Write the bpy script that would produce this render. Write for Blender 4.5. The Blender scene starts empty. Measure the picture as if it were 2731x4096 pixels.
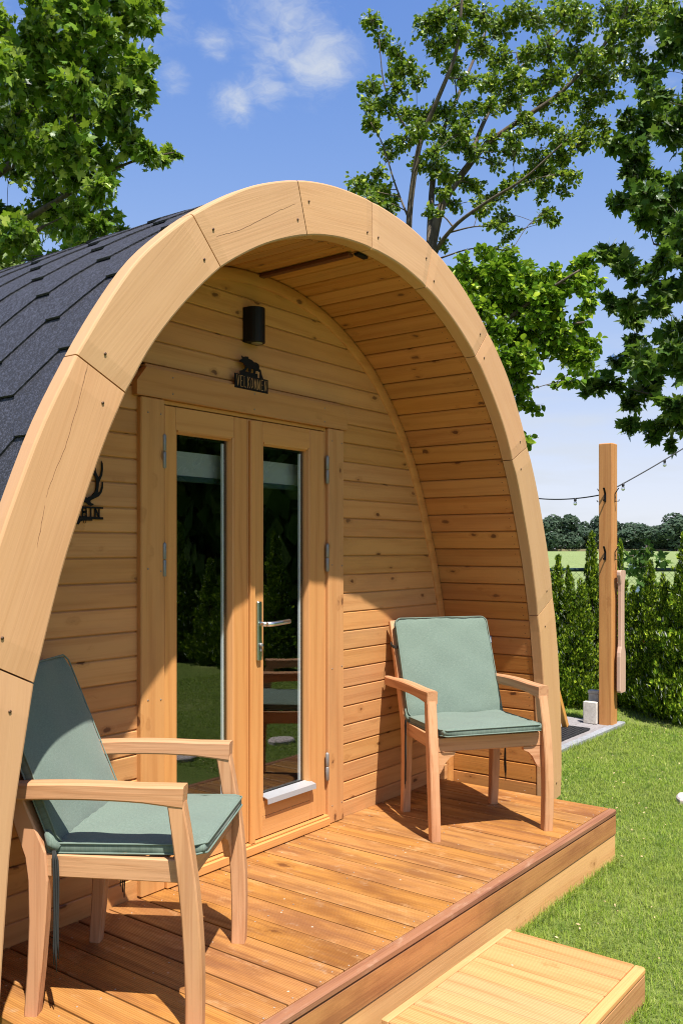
import bpy, math, random
import numpy as np
from mathutils import Matrix, Vector, Euler

R = math.radians
rng = np.random.default_rng(7)
random.seed(7)
scene = bpy.context.scene
COL = scene.collection

# ------------------------------------------------------------------ camera
CAM_Z = 1.49
YAW = 37.136
cam_data = bpy.data.cameras.new("camera")
cam = bpy.data.objects.new("camera", cam_data)
COL.objects.link(cam)
cam.location = (0, 0, CAM_Z)
cam.rotation_euler = (R(90), 0, R(YAW - 90))
cam_data.sensor_width = 36
cam_data.lens = 3624.27 / 4096 * 36
cam_data.shift_y = (2197.4 - 2048) / 4096
cam_data.clip_start = 0.05
cam_data.clip_end = 6000
scene.camera = cam
CF = Vector((math.cos(R(YAW)), math.sin(R(YAW)), 0))
CR = Vector((math.sin(R(YAW)), -math.cos(R(YAW)), 0))


def at(px, py, d):
    """the spot at d metres in front of the viewpoint that the photo shows at (px, py) of 2731 x 4096"""
    return Vector((0, 0, CAM_Z)) + d * (CF + CR * ((px - 1365.5) / 3624.27) + Vector((0, 0, (2197.4 - py) / 3624.27)))


# ------------------------------------------------------------------ sky and sun
TO_SUN = Vector((-0.55, -1.0, 2.35)).normalized()
world = bpy.data.worlds.new("World")
scene.world = world
world.use_nodes = True
wn, wl = world.node_tree.nodes, world.node_tree.links
wn.clear()
w_out = wn.new("ShaderNodeOutputWorld")
sky = wn.new("ShaderNodeTexSky")
sky.sky_type = 'NISHITA'
sky.sun_disc = False
sky.sun_elevation = math.asin(TO_SUN.z)
sky.sun_rotation = math.atan2(TO_SUN.x, TO_SUN.y) % (2 * math.pi)
sky.altitude = 20
sky.air_density = 1.0
sky.dust_density = 0.3
sky.ozone_density = 2.6
bg_sky = wn.new("ShaderNodeBackground")
bg_sky.inputs[1].default_value = 0.120
sky_tint = wn.new("ShaderNodeMix")
sky_tint.data_type = 'RGBA'
sky_tint.blend_type = 'MULTIPLY'
sky_tint.inputs[0].default_value = 1.0
sky_tint.inputs[7].default_value = (0.98, 0.97, 1.16, 1)
wl.new(sky.outputs[0], sky_tint.inputs[6])
# film-like response of the sky colour, the same in every direction: a c^p / (1 + k c^p)
sky_s = wn.new("ShaderNodeSeparateXYZ")
sky_c = wn.new("ShaderNodeCombineXYZ")
wl.new(sky_tint.outputs[2], sky_s.inputs[0])
for ch_, (a_, p_, k_) in enumerate(((.867, 2.0, .222), (.837, 1.6, .179), (1.453, 1.3, .276))):
    pw = wn.new("ShaderNodeMath"); pw.operation = 'POWER'; pw.inputs[1].default_value = p_
    wl.new(sky_s.outputs[ch_], pw.inputs[0])
    dn = wn.new("ShaderNodeMath"); dn.operation = 'MULTIPLY_ADD'; dn.inputs[1].default_value = k_ / a_; dn.inputs[2].default_value = 1 / a_
    wl.new(pw.outputs[0], dn.inputs[0])
    dv = wn.new("ShaderNodeMath"); dv.operation = 'DIVIDE'
    wl.new(pw.outputs[0], dv.inputs[0])
    wl.new(dn.outputs[0], dv.inputs[1])
    wl.new(dv.outputs[0], sky_c.inputs[ch_])
wl.new(sky_c.outputs[0], bg_sky.inputs[0])
bg_cloud = wn.new("ShaderNodeBackground")
bg_cloud.inputs[0].default_value = (0.86, 0.92, 1.0, 1)
bg_cloud.inputs[1].default_value = 0.42
w_mix = wn.new("ShaderNodeMixShader")
wl.new(bg_sky.outputs[0], w_mix.inputs[1])
wl.new(bg_cloud.outputs[0], w_mix.inputs[2])
wl.new(w_mix.outputs[0], w_out.inputs[0])


class NT:
    """small helper that writes node graphs"""
    def __init__(s, tree):
        s.n, s.l = tree.nodes, tree.links

    def put(s, sock, v):
        if isinstance(v, bpy.types.NodeSocket):
            s.l.new(v, sock)
        elif v is not None:
            if hasattr(sock.default_value, '__len__') and not hasattr(v, '__len__'):
                v = (v,) * len(sock.default_value)
            if hasattr(v, '__len__') and len(sock.default_value) == 4 and len(v) == 3:
                v = tuple(v) + (1,)
            sock.default_value = v

    def math(s, op, a, b=None, c=None, clamp=False):
        m = s.n.new("ShaderNodeMath")
        m.operation = op
        m.use_clamp = clamp
        for i, v in enumerate((a, b, c)):
            if v is not None:
                s.put(m.inputs[i], v)
        return m.outputs[0]

    def vmath(s, op, a, b=None):
        m = s.n.new("ShaderNodeVectorMath")
        m.operation = op
        s.put(m.inputs[0], a)
        if b is not None:
            s.put(m.inputs[1], b)
        return m.outputs[1] if op in ('DOT_PRODUCT', 'LENGTH', 'DISTANCE') else m.outputs[0]

    def noise(s, vec, scale, detail=2, rough=.5, col=False):
        m = s.n.new("ShaderNodeTexNoise")
        s.put(m.inputs['Vector'], vec)
        m.inputs['Scale'].default_value = scale
        m.inputs['Detail'].default_value = detail
        m.inputs['Roughness'].default_value = rough
        return m.outputs[1] if col else m.outputs[0]

    def voronoi(s, vec, scale):
        m = s.n.new("ShaderNodeTexVoronoi")
        s.put(m.inputs['Vector'], vec)
        m.inputs['Scale'].default_value = scale
        return m.outputs['Distance'], m.outputs['Color']

    def smooth(s, v, lo, hi, to0=0., to1=1.):
        m = s.n.new("ShaderNodeMapRange")
        m.interpolation_type = 'SMOOTHSTEP'
        s.put(m.inputs[0], v)
        m.inputs[1].default_value = lo
        m.inputs[2].default_value = hi
        m.inputs[3].default_value = to0
        m.inputs[4].default_value = to1
        return m.outputs[0]

    def mix(s, f, a, b, mode='MIX'):
        m = s.n.new("ShaderNodeMix")
        m.data_type = 'RGBA'
        m.blend_type = mode
        s.put(m.inputs[0], f)
        s.put(m.inputs[6], a)
        s.put(m.inputs[7], b)
        return m.outputs[2]

    def sep(s, v):
        m = s.n.new("ShaderNodeSeparateXYZ")
        s.put(m.inputs[0], v)
        return m.outputs

    def comb(s, x, y, z):
        m = s.n.new("ShaderNodeCombineXYZ")
        for i, v in enumerate((x, y, z)):
            s.put(m.inputs[i], v)
        return m.outputs[0]

    def bump(s, h, dist, strength=1.):
        m = s.n.new("ShaderNodeBump")
        s.put(m.inputs['Height'], h)
        m.inputs['Distance'].default_value = dist
        m.inputs['Strength'].default_value = strength
        return m.outputs[0]


# clouds: soft cumulus patches as a mask over the sky colour
W = NT(world.node_tree)
tc = wn.new("ShaderNodeTexCoord")
dirv = tc.outputs['Generated']
dx, dy, dz = W.sep(dirv)
inv = W.math('DIVIDE', 1.0, W.math('MAXIMUM', W.math('ADD', dz, 0.12), 0.05))
plane = W.comb(W.math('MULTIPLY', dx, inv), W.math('MULTIPLY', dy, inv), 0.0)
warp = W.vmath('MULTIPLY', W.vmath('SUBTRACT', W.noise(plane, 6., 4, .6, True), (.5, .5, .5)), (.16, .16, 0))
plane_w = W.vmath('ADD', plane, warp)
n_big = W.noise(plane_w, 8.0, 10, .62)
n_fine = W.noise(plane_w, 24.0, 8, .62)
n_sum = W.math('ADD', W.math('MULTIPLY', n_big, .68), W.math('MULTIPLY', n_fine, .32))
patch = None
for (px, py, rad, k) in ((1150, 60, .075, 1.0), (1260, 215, .06, 1.0), (1060, 330, .04, .8), (930, 425, .032, .95),
                         (700, 310, .024, .75), (860, 170, .03, .7), (560, 60, .07, .8), (2900, -300, .2, .9),
                         (-900, -500, .25, .9)):
    d = at(px, py, 1.0) - Vector((0, 0, CAM_Z))
    d.normalize()
    dist = W.vmath('DISTANCE', W.vmath('NORMALIZE', dirv), tuple(d))
    m = W.math('MULTIPLY', W.smooth(dist, rad * 1.25, rad * .1), k)
    patch = m if patch is None else W.math('MAXIMUM', patch, m)
up_mask = W.smooth(dz, 0.0, 0.02)
c_patch = W.smooth(W.math('ADD', n_sum, W.math('MULTIPLY', patch, .32)), .58, 1.05)
c_patch = W.math('MULTIPLY', c_patch, W.smooth(patch, .0, .55))
low = W.math('MULTIPLY', W.smooth(dz, 0.30, 0.05), up_mask)
c_low = W.math('MULTIPLY', W.smooth(W.noise(W.comb(W.math('MULTIPLY', dx, 3.), W.math('MULTIPLY', dy, 3.), W.math('MULTIPLY', dz, 16.)), 2.6, 5, .55), .40, .78), low)
sc_ = W.math('MULTIPLY', W.smooth(W.noise(plane, 1.3, 6, .55), .60, .85), W.smooth(dy, .35, -.3))
cl = W.math('MAXIMUM', W.math('MULTIPLY', c_patch, .92), W.math('MAXIMUM', W.math('MULTIPLY', c_low, .75), W.math('MULTIPLY', sc_, .8)))
wl.new(cl, w_mix.inputs[0])

sun_d = bpy.data.lights.new("sun", 'SUN')
sun_d.energy = 4.7
sun_d.angle = R(0.53)
sun_d.color = (1.0, 0.94, 0.85)
sun = bpy.data.objects.new("sun", sun_d)
COL.objects.link(sun)
sun.rotation_euler = (-TO_SUN).to_track_quat('-Z', 'Y').to_euler()
sun.location = (-5, -9, 20)

scene.view_settings.view_transform = 'Standard'
scene.view_settings.look = 'None'
scene.view_settings.exposure = 0.95
scene.view_settings.gamma = 1.0
scene.view_settings.use_curve_mapping = False
scene.render.engine = 'CYCLES'
cy = scene.cycles
cy.max_bounces = 10
cy.diffuse_bounces = 5
cy.glossy_bounces = 4
cy.transmission_bounces = 6
cy.transparent_max_bounces = 12
cy.sample_clamp_indirect = 6
cy.filter_width = 1.1
cy.use_denoising = True
cy.use_adaptive_sampling = True
cy.adaptive_threshold = 0.01


# ------------------------------------------------------------------ materials
def new_mat(name):
    m = bpy.data.materials.new(name)
    m.use_nodes = True
    t = NT(m.node_tree)
    t.n.clear()
    out = t.n.new("ShaderNodeOutputMaterial")
    bs = t.n.new("ShaderNodeBsdfPrincipled")
    t.l.new(bs.outputs[0], out.inputs[0])
    return m, t, bs, out


def plain(name, col, rough=.5, metal=0., spec=.5, noise=0.):
    m, t, bs, out = new_mat(name)
    bs.inputs['Roughness'].default_value = rough
    bs.inputs['Metallic'].default_value = metal
    bs.inputs['Specular IOR Level'].default_value = spec
    c = col
    if noise:
        co = t.n.new("ShaderNodeTexCoord").outputs['Object']
        n = t.noise(co, 9, 4, .6)
        c = t.mix(n, tuple(v * (1 - noise) for v in col), tuple(min(1, v * (1 + noise)) for v in col))
        t.put(bs.inputs['Roughness'], t.smooth(n, .2, .8, rough * .85, min(1, rough * 1.15)))
    t.put(bs.inputs['Base Color'], c)
    return m


def wood(name, light, dark, knot_col, rough=.5, ring=16., knots=.55, streak=.5, blotch=0., blotch_col=None, ribs=0.,
         specks=0., var=.16, wear=None, knot_scale=1., spec=.35, ring_amt=.42, rib_amt=.5):
    """sawn softwood; the grain runs along each piece's own x axis"""
    m, t, bs, out = new_mat(name)
    co = t.n.new("ShaderNodeTexCoord").outputs['Object']
    oi = t.n.new("ShaderNodeObjectInfo")
    rnd = oi.outputs['Random']
    off = t.comb(t.math('MULTIPLY', rnd, 37.), t.math('MULTIPLY', rnd, 11.3), t.math('MULTIPLY', rnd, 23.7))
    p = t.vmath('ADD', co, off)
    x, y, z = t.sep(p)
    # knots
    kw = t.vmath('MULTIPLY', t.vmath('SUBTRACT', t.noise(p, 38., 2, .6, True), (.5, .5, .5)), (.26, .26, .26))
    kv = t.vmath('ADD', t.comb(t.math('MULTIPLY', x, 5.2 * knot_scale), t.math('MULTIPLY', y, 10.5 * knot_scale), t.math('MULTIPLY', z, 10.5 * knot_scale)), kw)
    kd, kc = t.voronoi(kv, 1.0)
    kr = t.sep(kc)[0]
    kon = t.math('GREATER_THAN', kr, 1 - knots)
    halo = t.math('MULTIPLY', t.smooth(kd, .42, .06), kon)
    core = t.math('MULTIPLY', t.smooth(kd, .19, .11), kon)
    # growth rings, bent around knots
    wob = t.noise(t.comb(t.math('MULTIPLY', x, 1.1), t.math('MULTIPLY', y, 5.), t.math('MULTIPLY', z, 5.)), 1.0, 3, .5)
    ph = t.math('ADD', t.math('MULTIPLY', t.math('ADD', y, t.math('MULTIPLY', z, .7)), ring * 6.28),
                t.math('ADD', t.math('MULTIPLY', wob, 14.), t.math('MULTIPLY', halo, 9.)))
    rings = t.math('MULTIPLY_ADD', t.math('SINE', ph), .5, .5)
    rings = t.math('POWER', rings, 2.2)
    st = t.noise(t.comb(t.math('MULTIPLY', x, 2.2), t.math('MULTIPLY', y, 120.), t.math('MULTIPLY', z, 120.)), 1.0, 3, .6)
    st2 = t.noise(t.comb(t.math('MULTIPLY', x, 1.4), t.math('MULTIPLY', y, 26.), t.math('MULTIPLY', z, 26.)), 1.0, 3, .6)
    st = t.smooth(st, .30, .70)
    st2 = t.smooth(st2, .28, .72)
    f = t.math('ADD', t.math('MULTIPLY', rings, ring_amt), t.math('MULTIPLY', t.math('SUBTRACT', st, .5), streak))
    f = t.math('ADD', f, t.math('MULTIPLY', t.math('SUBTRACT', st2, .5), streak * 1.1), clamp=True)
    c = t.mix(f, light, dark)
    c = t.mix(t.math('MULTIPLY', halo, .5), c, tuple(v * .8 for v in dark))
    c = t.mix(t.math('MULTIPLY', core, .82), c, knot_col)
    if blotch:
        bn = t.noise(t.comb(t.math('MULTIPLY', x, 2.2), t.math('MULTIPLY', y, 7.), t.math('MULTIPLY', z, 7.)), 1., 4, .62)
        c = t.mix(t.math('MULTIPLY', t.smooth(bn, .42, .7), blotch), c, blotch_col)
    if wear is not None:
        wn_ = t.noise(t.comb(t.math('MULTIPLY', x, 3.2), t.math('MULTIPLY', y, 9.), t.math('MULTIPLY', z, 9.)), 1.7, 5, .7)
        c = t.mix(t.math('MULTIPLY', t.smooth(wn_, .54, .72), .6), c, wear)
    if specks:
        sd, scol = t.voronoi(p, 34.)
        sm = t.math('MULTIPLY', t.smooth(sd, .16, .08), t.math('GREATER_THAN', t.sep(scol)[1], 1 - specks))
        c = t.mix(t.math('MULTIPLY', sm, .8), c, (.66, .58, .48))
    if wear is not None:
        du = t.noise(p, 9., 5, .7)
        c = t.mix(t.math('MULTIPLY', t.smooth(du, .60, .74), .35), c, (.50, .38, .27))
    # piece-to-piece difference
    hs = t.n.new("ShaderNodeHueSaturation")
    t.put(hs.inputs['Color'], c)
    t.put(hs.inputs['Value'], t.math('MULTIPLY_ADD', rnd, var * 2, 1 - var))
    r2 = t.math('FRACT', t.math('MULTIPLY', rnd, 17.31))
    t.put(hs.inputs['Saturation'], t.math('MULTIPLY_ADD', r2, .06, .97))
    t.put(hs.inputs['Hue'], t.math('MULTIPLY_ADD', t.math('FRACT', t.math('MULTIPLY', rnd, 7.7)), .006, .497))
    cc = hs.outputs[0]
    h = t.math('ADD', t.math('MULTIPLY', st, .4), t.math('MULTIPLY', f, .5))
    nrm = t.bump(h, .0010, .4)
    if ribs:
        yy = t.sep(co)[1]
        w = t.math('SINE', t.math('MULTIPLY', yy, 6.283 / ribs))
        cc = t.mix(t.math('MULTIPLY', t.smooth(w, -.2, -.9), rib_amt), cc, (.09, .035, .015))  # rib grooves darkened in colour, for the shade that bump leaves out
        b2 = t.n.new("ShaderNodeBump")
        t.put(b2.inputs['Height'], w)
        b2.inputs['Distance'].default_value = .0009
        b2.inputs['Strength'].default_value = .45
        t.put(b2.inputs['Normal'], nrm)
        nrm = b2.outputs[0]
    t.put(bs.inputs['Base Color'], cc)
    t.put(bs.inputs['Normal'], nrm)
    t.put(bs.inputs['Roughness'], t.smooth(st2, .2, .8, rough - .08, rough + .1))
    bs.inputs['Specular IOR Level'].default_value = spec
    return m


M_arch = wood("stained_arch_wood", (.535, .315, .160), (.43, .228, .100), (.20, .085, .03), rough=.55, ring=9, knots=0., streak=.22, var=.08, blotch=.3, blotch_col=(.46, .255, .13), knot_scale=.6, ring_amt=.22)
M_wall = wood("stained_wall_board", (.55, .272, .100), (.42, .180, .056), (.085, .026, .010), rough=.5, ring=14, knots=.32, knot_scale=1.6, streak=.36, var=.08, blotch=.4, blotch_col=(.40, .195, .080))
M_lining = wood("stained_lining_board", (.50, .225, .064), (.37, .140, .034), (.07, .020, .008), rough=.48, ring=14, knots=.40, knot_scale=1.55, streak=.38, var=.09, blotch=.3, blotch_col=(.39, .172, .058))
M_door = wood("stained_door_wood", (.57, .282, .102), (.45, .195, .062), (.2, .08, .03), rough=.45, ring=20, knots=.03, streak=.4, var=.04)
M_deck = wood("weathered_deck_board", (.42, .192, .052), (.205, .075, .018), (.09, .028, .010), rough=.5, ring=12, knots=.10, streak=.6, var=.08,
              blotch=.9, blotch_col=(.215, .086, .028), ribs=.0072, rib_amt=.28, specks=.03, wear=(.52, .300, .135), spec=.4)
M_trim = wood("weathered_red_trim", (.29, .130, .070), (.18, .068, .036), (.12, .04, .02), rough=.6, ring=18, knots=.05, streak=.8, var=.05, blotch=.6, blotch_col=(.25, .12, .075), wear=(.38, .23, .15))
M_fascia = wood("weathered_ribbed_fascia", (.47, .215, .068), (.30, .115, .034), (.10, .03, .012), rough=.6, ring=14, knots=.08, streak=.6, var=.05, blotch=.75, blotch_col=(.26, .095, .030), ribs=.0090, rib_amt=.85)
M_larch = wood("pale_larch", (.70, .372, .150), (.54, .245, .080), (.25, .09, .03), rough=.55, ring=12, knots=.14, streak=.45, var=.05, blotch=.3, blotch_col=(.56, .27, .10))
M_step = wood("new_ribbed_larch", (.60, .306, .125), (.44, .188, .062), (.28, .09, .03), rough=.55, ring=13, knots=.24, streak=.6, var=.07, ribs=.0080, specks=.01, rib_amt=.34)
M_step_plain = wood("new_larch_trim", (.62, .325, .130), (.47, .21, .07), (.28, .09, .03), rough=.55, ring=13, knots=.08, streak=.5, var=.04)
M_teak = wood("teak", (.54, .288, .150), (.39, .178, .080), (.25, .09, .04), rough=.5, ring=30, knots=.0, streak=.8, var=.05, blotch=.4, blotch_col=(.45, .25, .145))
M_post = wood("oiled_post_wood", (.54, .255, .086), (.40, .160, .046), (.18, .06, .018), rough=.55, ring=22, knots=.22, streak=.5, var=.03, blotch=.35, blotch_col=(.38, .165, .055), knot_scale=.6)
M_paddle = wood("bare_grey_pine", (.56, .37, .27), (.46, .28, .19), (.3, .15, .09), rough=.65, ring=14, knots=.08, streak=.4, var=.03)
M_batten = wood("dark_red_batten", (.14, .04, .016), (.08, .022, .01), (.03, .01, .01), rough=.5, knots=0., var=.02)
M_yellow = wood("yellow_timber", (.62, .30, .07), (.52, .22, .045), (.3, .1, .02), rough=.5, knots=.1, var=.05)
M_black = plain("black_steel", (.006, .006, .007), .55, 0., .2)
M_blackmetal = plain("black_powder_coat", (.006, .006, .008), .55, 0., .25)
M_zinc = plain("zinc_steel", (.25, .25, .25), .5, .55, noise=.2)
M_alu = plain("brushed_aluminium", (.72, .73, .75), .3, 1.)
M_alusill = plain("matt_aluminium", (.47, .48, .51), .45, .5)
M_plate = plain("anodised_plate", (.42, .50, .47), .3, 1., noise=.15)
M_spacer = plain("window_spacer", (.72, .75, .80), .4, .2)
M_gasket = plain("black_gasket", (.006, .006, .006), .7, 0., .1)
M_blind = plain("pale_blind", (.33, .37, .355), .7)
M_unlit = plain("unlit_dark", (.03, .022, .016), .8)  # near-black colour standing in for the unlit room, backing and deck underside
M_screw = plain("screw_head", (.10, .055, .03), .5, .4)
M_crack = plain("open_crack", (.17, .075, .03), .8)
M_nail = plain("nail", (.42, .36, .31), .5, .3)
M_cord = plain("dark_cord", (.020, .021, .020), .85, noise=.5)
M_tag = plain("navy_label", (.016, .022, .06), .6)
M_tagtext = plain("label_print", (.7, .72, .75), .6)
M_letter = plain("cut_letter_wood", (.46, .25, .10), .6)
M_cable = plain("black_cable", (.010, .011, .013), .5)


def glass_mat():
    m, t, bs, out = new_mat("door_glass")
    t.n.remove(bs)
    ge = t.n.new("ShaderNodeNewGeometry")
    cosv = t.math('ABSOLUTE', t.vmath('DOT_PRODUCT', ge.outputs['Incoming'], ge.outputs['Normal']))
    sch = t.math('MULTIPLY_ADD', t.math('POWER', t.math('SUBTRACT', 1.0, cosv, clamp=True), 5.), .92, .085)
    tr = t.n.new("ShaderNodeBsdfTransparent")
    tr.inputs[0].default_value = (.95, .97, .96, 1)
    gl = t.n.new("ShaderNodeBsdfGlossy")
    gl.inputs['Roughness'].default_value = .012
    gl.inputs['Color'].default_value = (.95, .97, .96, 1)
    mx = t.n.new("ShaderNodeMixShader")
    t.l.new(sch, mx.inputs[0])
    t.l.new(tr.outputs[0], mx.inputs[1])
    t.l.new(gl.outputs[0], mx.inputs[2])
    t.l.new(mx.outputs[0], out.inputs[0])
    return m


M_glass = glass_mat()


def bulb_mat():
    m, t, bs, out = new_mat("bulb_glass")
    bs.inputs['Base Color'].default_value = (.8, .82, .82, 1)
    bs.inputs['Roughness'].default_value = .08
    bs.inputs['Transmission Weight'].default_value = .85
    bs.inputs['IOR'].default_value = 1.3
    return m


M_bulb = bulb_mat()


def fabric_mat():
    m, t, bs, out = new_mat("sage_green_fabric")
    co = t.n.new("ShaderNodeTexCoord").outputs['Object']
    x, y, z = t.sep(co)
    a = t.noise(t.comb(t.math('MULTIPLY', x, 900.), t.math('MULTIPLY', y, 120.), z), 1., 2, .6)
    b = t.noise(t.comb(t.math('MULTIPLY', x, 120.), t.math('MULTIPLY', y, 900.), z), 1., 2, .6)
    w = t.math('ADD', t.math('MULTIPLY', a, .5), t.math('MULTIPLY', b, .5))
    big = t.noise(co, 5., 4, .6)
    heath = t.noise(t.comb(t.math('MULTIPLY', x, 60.), t.math('MULTIPLY', y, 260.), z), 1., 2, .6)
    c = t.mix(t.smooth(w, .3, .7), (.092, .132, .108), (.168, .220, .185))
    c = t.mix(t.math('MULTIPLY', t.smooth(heath, .45, .75), .3), c, (.215, .268, .232))
    c = t.mix(t.math('MULTIPLY', t.smooth(big, .35, .7), .3), c, (.155, .21, .172))
    t.put(bs.inputs['Base Color'], c)
    bs.inputs['Roughness'].default_value = .92
    bs.inputs['Specular IOR Level'].default_value = .15
    bs.inputs['Sheen Weight'].default_value = .15
    wr = t.noise(co, 14., 3, .5)
    t.put(bs.inputs['Normal'], t.bump(t.math('ADD', t.math('MULTIPLY', w, .15), wr), .006, .5))
    return m


M_fabric = fabric_mat()
M_piping = plain("sage_piping", (.140, .190, .158), .9, noise=.2)


def shingle_mat():
    m, t, bs, out = new_mat("black_bitumen_shingle")
    co = t.n.new("ShaderNodeTexCoord").outputs['Object']
    oi = t.n.new("ShaderNodeObjectInfo").outputs['Random']
    vd, vc = t.voronoi(co, 210.)
    g = t.sep(vc)[0]
    c = t.mix(t.smooth(g, .45, 1.), (.013, .013, .018), (.085, .085, .106))
    n = t.noise(co, 4., 4, .6)
    c = t.mix(t.math('MULTIPLY', n, .5), c, (.028, .028, .036))
    c = t.mix(t.math('MULTIPLY', oi, .25), c, (.022, .022, .03))
    t.put(bs.inputs['Base Color'], c)
    t.put(bs.inputs['Roughness'], t.smooth(g, .0, 1., .75, .45))
    bs.inputs['Specular IOR Level'].default_value = .5
    t.put(bs.inputs['Normal'], t.bump(t.math('SUBTRACT', t.noise(co, 600., 2, .6), vd), .0016, .9))
    return m


M_shingle = shingle_mat()
M_felt = plain("roof_underlay", (.01, .01, .012), .9)


def leaf_mat(name, c1, c2, c3, trans, gloss=.35, tmix=.45):
    m, t, bs, out = new_mat(name)
    t.n.remove(bs)
    ge = t.n.new("ShaderNodeNewGeometry")
    r = ge.outputs['Random Per Island']
    oi = t.n.new("ShaderNodeObjectInfo").outputs['Random']
    r = t.math('FRACT', t.math('ADD', r, t.math('MULTIPLY', oi, 3.1)))
    c = t.mix(t.smooth(r, 0., .65), c1, c2)
    c = t.mix(t.smooth(r, .62, 1.), c, c3)
    df = t.n.new("ShaderNodeBsdfDiffuse")
    if name == 'grass_blade':
        co_ = t.n.new("ShaderNodeTexCoord").outputs['Object']
        g1 = t.noise(co_, 1.3, 4, .6)
        g2 = t.noise(co_, 7., 4, .65)
        c = t.mix(t.math('MULTIPLY', t.smooth(g1, .42, .66), .55), c, (.27, .32, .06))
        c = t.mix(t.math('MULTIPLY', t.smooth(g2, .50, .72), .75), c, (.050, .120, .022))
        c = t.mix(t.math('MULTIPLY', t.smooth(g2, .44, .28), .5), c, (.36, .37, .13))
    t.put(df.inputs[0], c)
    tl = t.n.new("ShaderNodeBsdfTranslucent")
    t.put(tl.inputs[0], t.mix(.35, trans, c))
    mx = t.n.new("ShaderNodeMixShader")
    mx.inputs[0].default_value = tmix
    t.l.new(df.outputs[0], mx.inputs[1])
    t.l.new(tl.outputs[0], mx.inputs[2])
    gl = t.n.new("ShaderNodeBsdfGlossy")
    gl.inputs['Roughness'].default_value = gloss
    gl.inputs['Color'].default_value = (.9, .95, .9, 1)
    fr = t.n.new("ShaderNodeFresnel")
    fr.inputs[0].default_value = 1.13 if gloss < .6 else 1.02
    m2 = t.n.new("ShaderNodeMixShader")
    t.l.new(fr.outputs[0], m2.inputs[0])
    t.l.new(mx.outputs[0], m2.inputs[1])
    t.l.new(gl.outputs[0], m2.inputs[2])
    t.l.new(m2.outputs[0], out.inputs[0])
    return m


M_maple = leaf_mat("maple_leaf", (.045, .105, .012), (.115, .215, .018), (.38, .46, .09), (.34, .52, .03), gloss=.3, tmix=.34)
M_maple_shaded = leaf_mat("shaded_maple_leaf", (.035, .080, .014), (.068, .135, .020), (.20, .27, .05), (.18, .32, .03), gloss=.3, tmix=.36)  # darker leaf tones stand in for the backlit side of a crown
M_pear = leaf_mat("small_tree_leaf", (.050, .105, .012), (.115, .195, .016), (.36, .42, .05), (.28, .42, .03), tmix=.34)
M_linden = leaf_mat("broad_tree_leaf", (.055, .125, .010), (.13, .245, .014), (.40, .50, .04), (.30, .50, .03), gloss=.28, tmix=.34)
M_thuja = leaf_mat("thuja_spray", (.024, .056, .007), (.105, .190, .013), (.43, .53, .040), (.16, .26, .02), gloss=.7, tmix=.10)
M_thuja_brown = leaf_mat("browned_thuja_spray", (.42, .13, .04), (.5, .19, .06), (.34, .14, .05), (.4, .16, .03), gloss=.6, tmix=.2)
M_grass = leaf_mat("grass_blade", (.150, .250, .024), (.235, .335, .033), (.43, .46, .14), (.28, .42, .04), gloss=.5, tmix=.35)
M_far = leaf_mat("distant_foliage", (.046, .076, .052), (.062, .096, .062), (.085, .12, .078), (.07, .12, .05), gloss=.7, tmix=.2)  # slight bluish haze of distance put into the leaf colour
M_vine = leaf_mat("vine_leaf", (.05, .11, .025), (.075, .15, .032), (.10, .17, .04), (.16, .30, .04))


def bark_mat(name, a, b):
    m, t, bs, out = new_mat(name)
    co = t.n.new("ShaderNodeTexCoord").outputs['Object']
    n = t.noise(t.vmath('MULTIPLY', co, (14., 14., 3.)), 1.5, 5, .65)
    t.put(bs.inputs['Base Color'], t.mix(t.smooth(n, .3, .7), a, b))
    bs.inputs['Roughness'].default_value = .9
    t.put(bs.inputs['Normal'], t.bump(n, .02, .7))
    return m


M_bark = bark_mat("grey_bark", (.040, .030, .024), (.12, .095, .07))
M_bark_warm = bark_mat("brown_bark", (.05, .037, .026), (.15, .115, .08))  # stem bark darkened in colour to stand for shade in the crown


def ground_mat():
    m, t, bs, out = new_mat("lawn_soil")
    co = t.n.new("ShaderNodeTexCoord").outputs['Object']
    n1 = t.noise(co, .9, 4, .6)
    n2 = t.noise(co, 60., 3, .7)
    c = t.mix(t.smooth(n2, .3, .7), (.07, .115, .022), (.17, .215, .05))
    c = t.mix(t.math('MULTIPLY', t.smooth(n1, .45, .75), .5), c, (.27, .28, .10))
    t.put(bs.inputs['Base Color'], c)
    bs.inputs['Roughness'].default_value = .95
    bs.inputs['Specular IOR Level'].default_value = .1
    t.put(bs.inputs['Normal'], t.bump(n2, .02, .8))
    return m


def field_mat():
    m, t, bs, out = new_mat("young_crop")
    co = t.n.new("ShaderNodeTexCoord").outputs['Object']
    n1 = t.noise(co, .05, 4, .6)
    n2 = t.noise(co, 2.5, 4, .75)
    c = t.mix(t.smooth(n2, .3, .7), (.135, .190, .058), (.265, .315, .125))
    c = t.mix(t.math('MULTIPLY', t.smooth(n1, .4, .7), .4), c, (.23, .28, .105))
    t.put(bs.inputs['Base Color'], c)
    bs.inputs['Roughness'].default_value = .9
    bs.inputs['Specular IOR Level'].default_value = .15
    t.put(bs.inputs['Normal'], t.bump(n2, .25, .8))
    return m


M_ground = ground_mat()
M_field = field_mat()
M_margin = plain("dry_grass_margin", (.22, .18, .10), .95, noise=.3)


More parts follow.
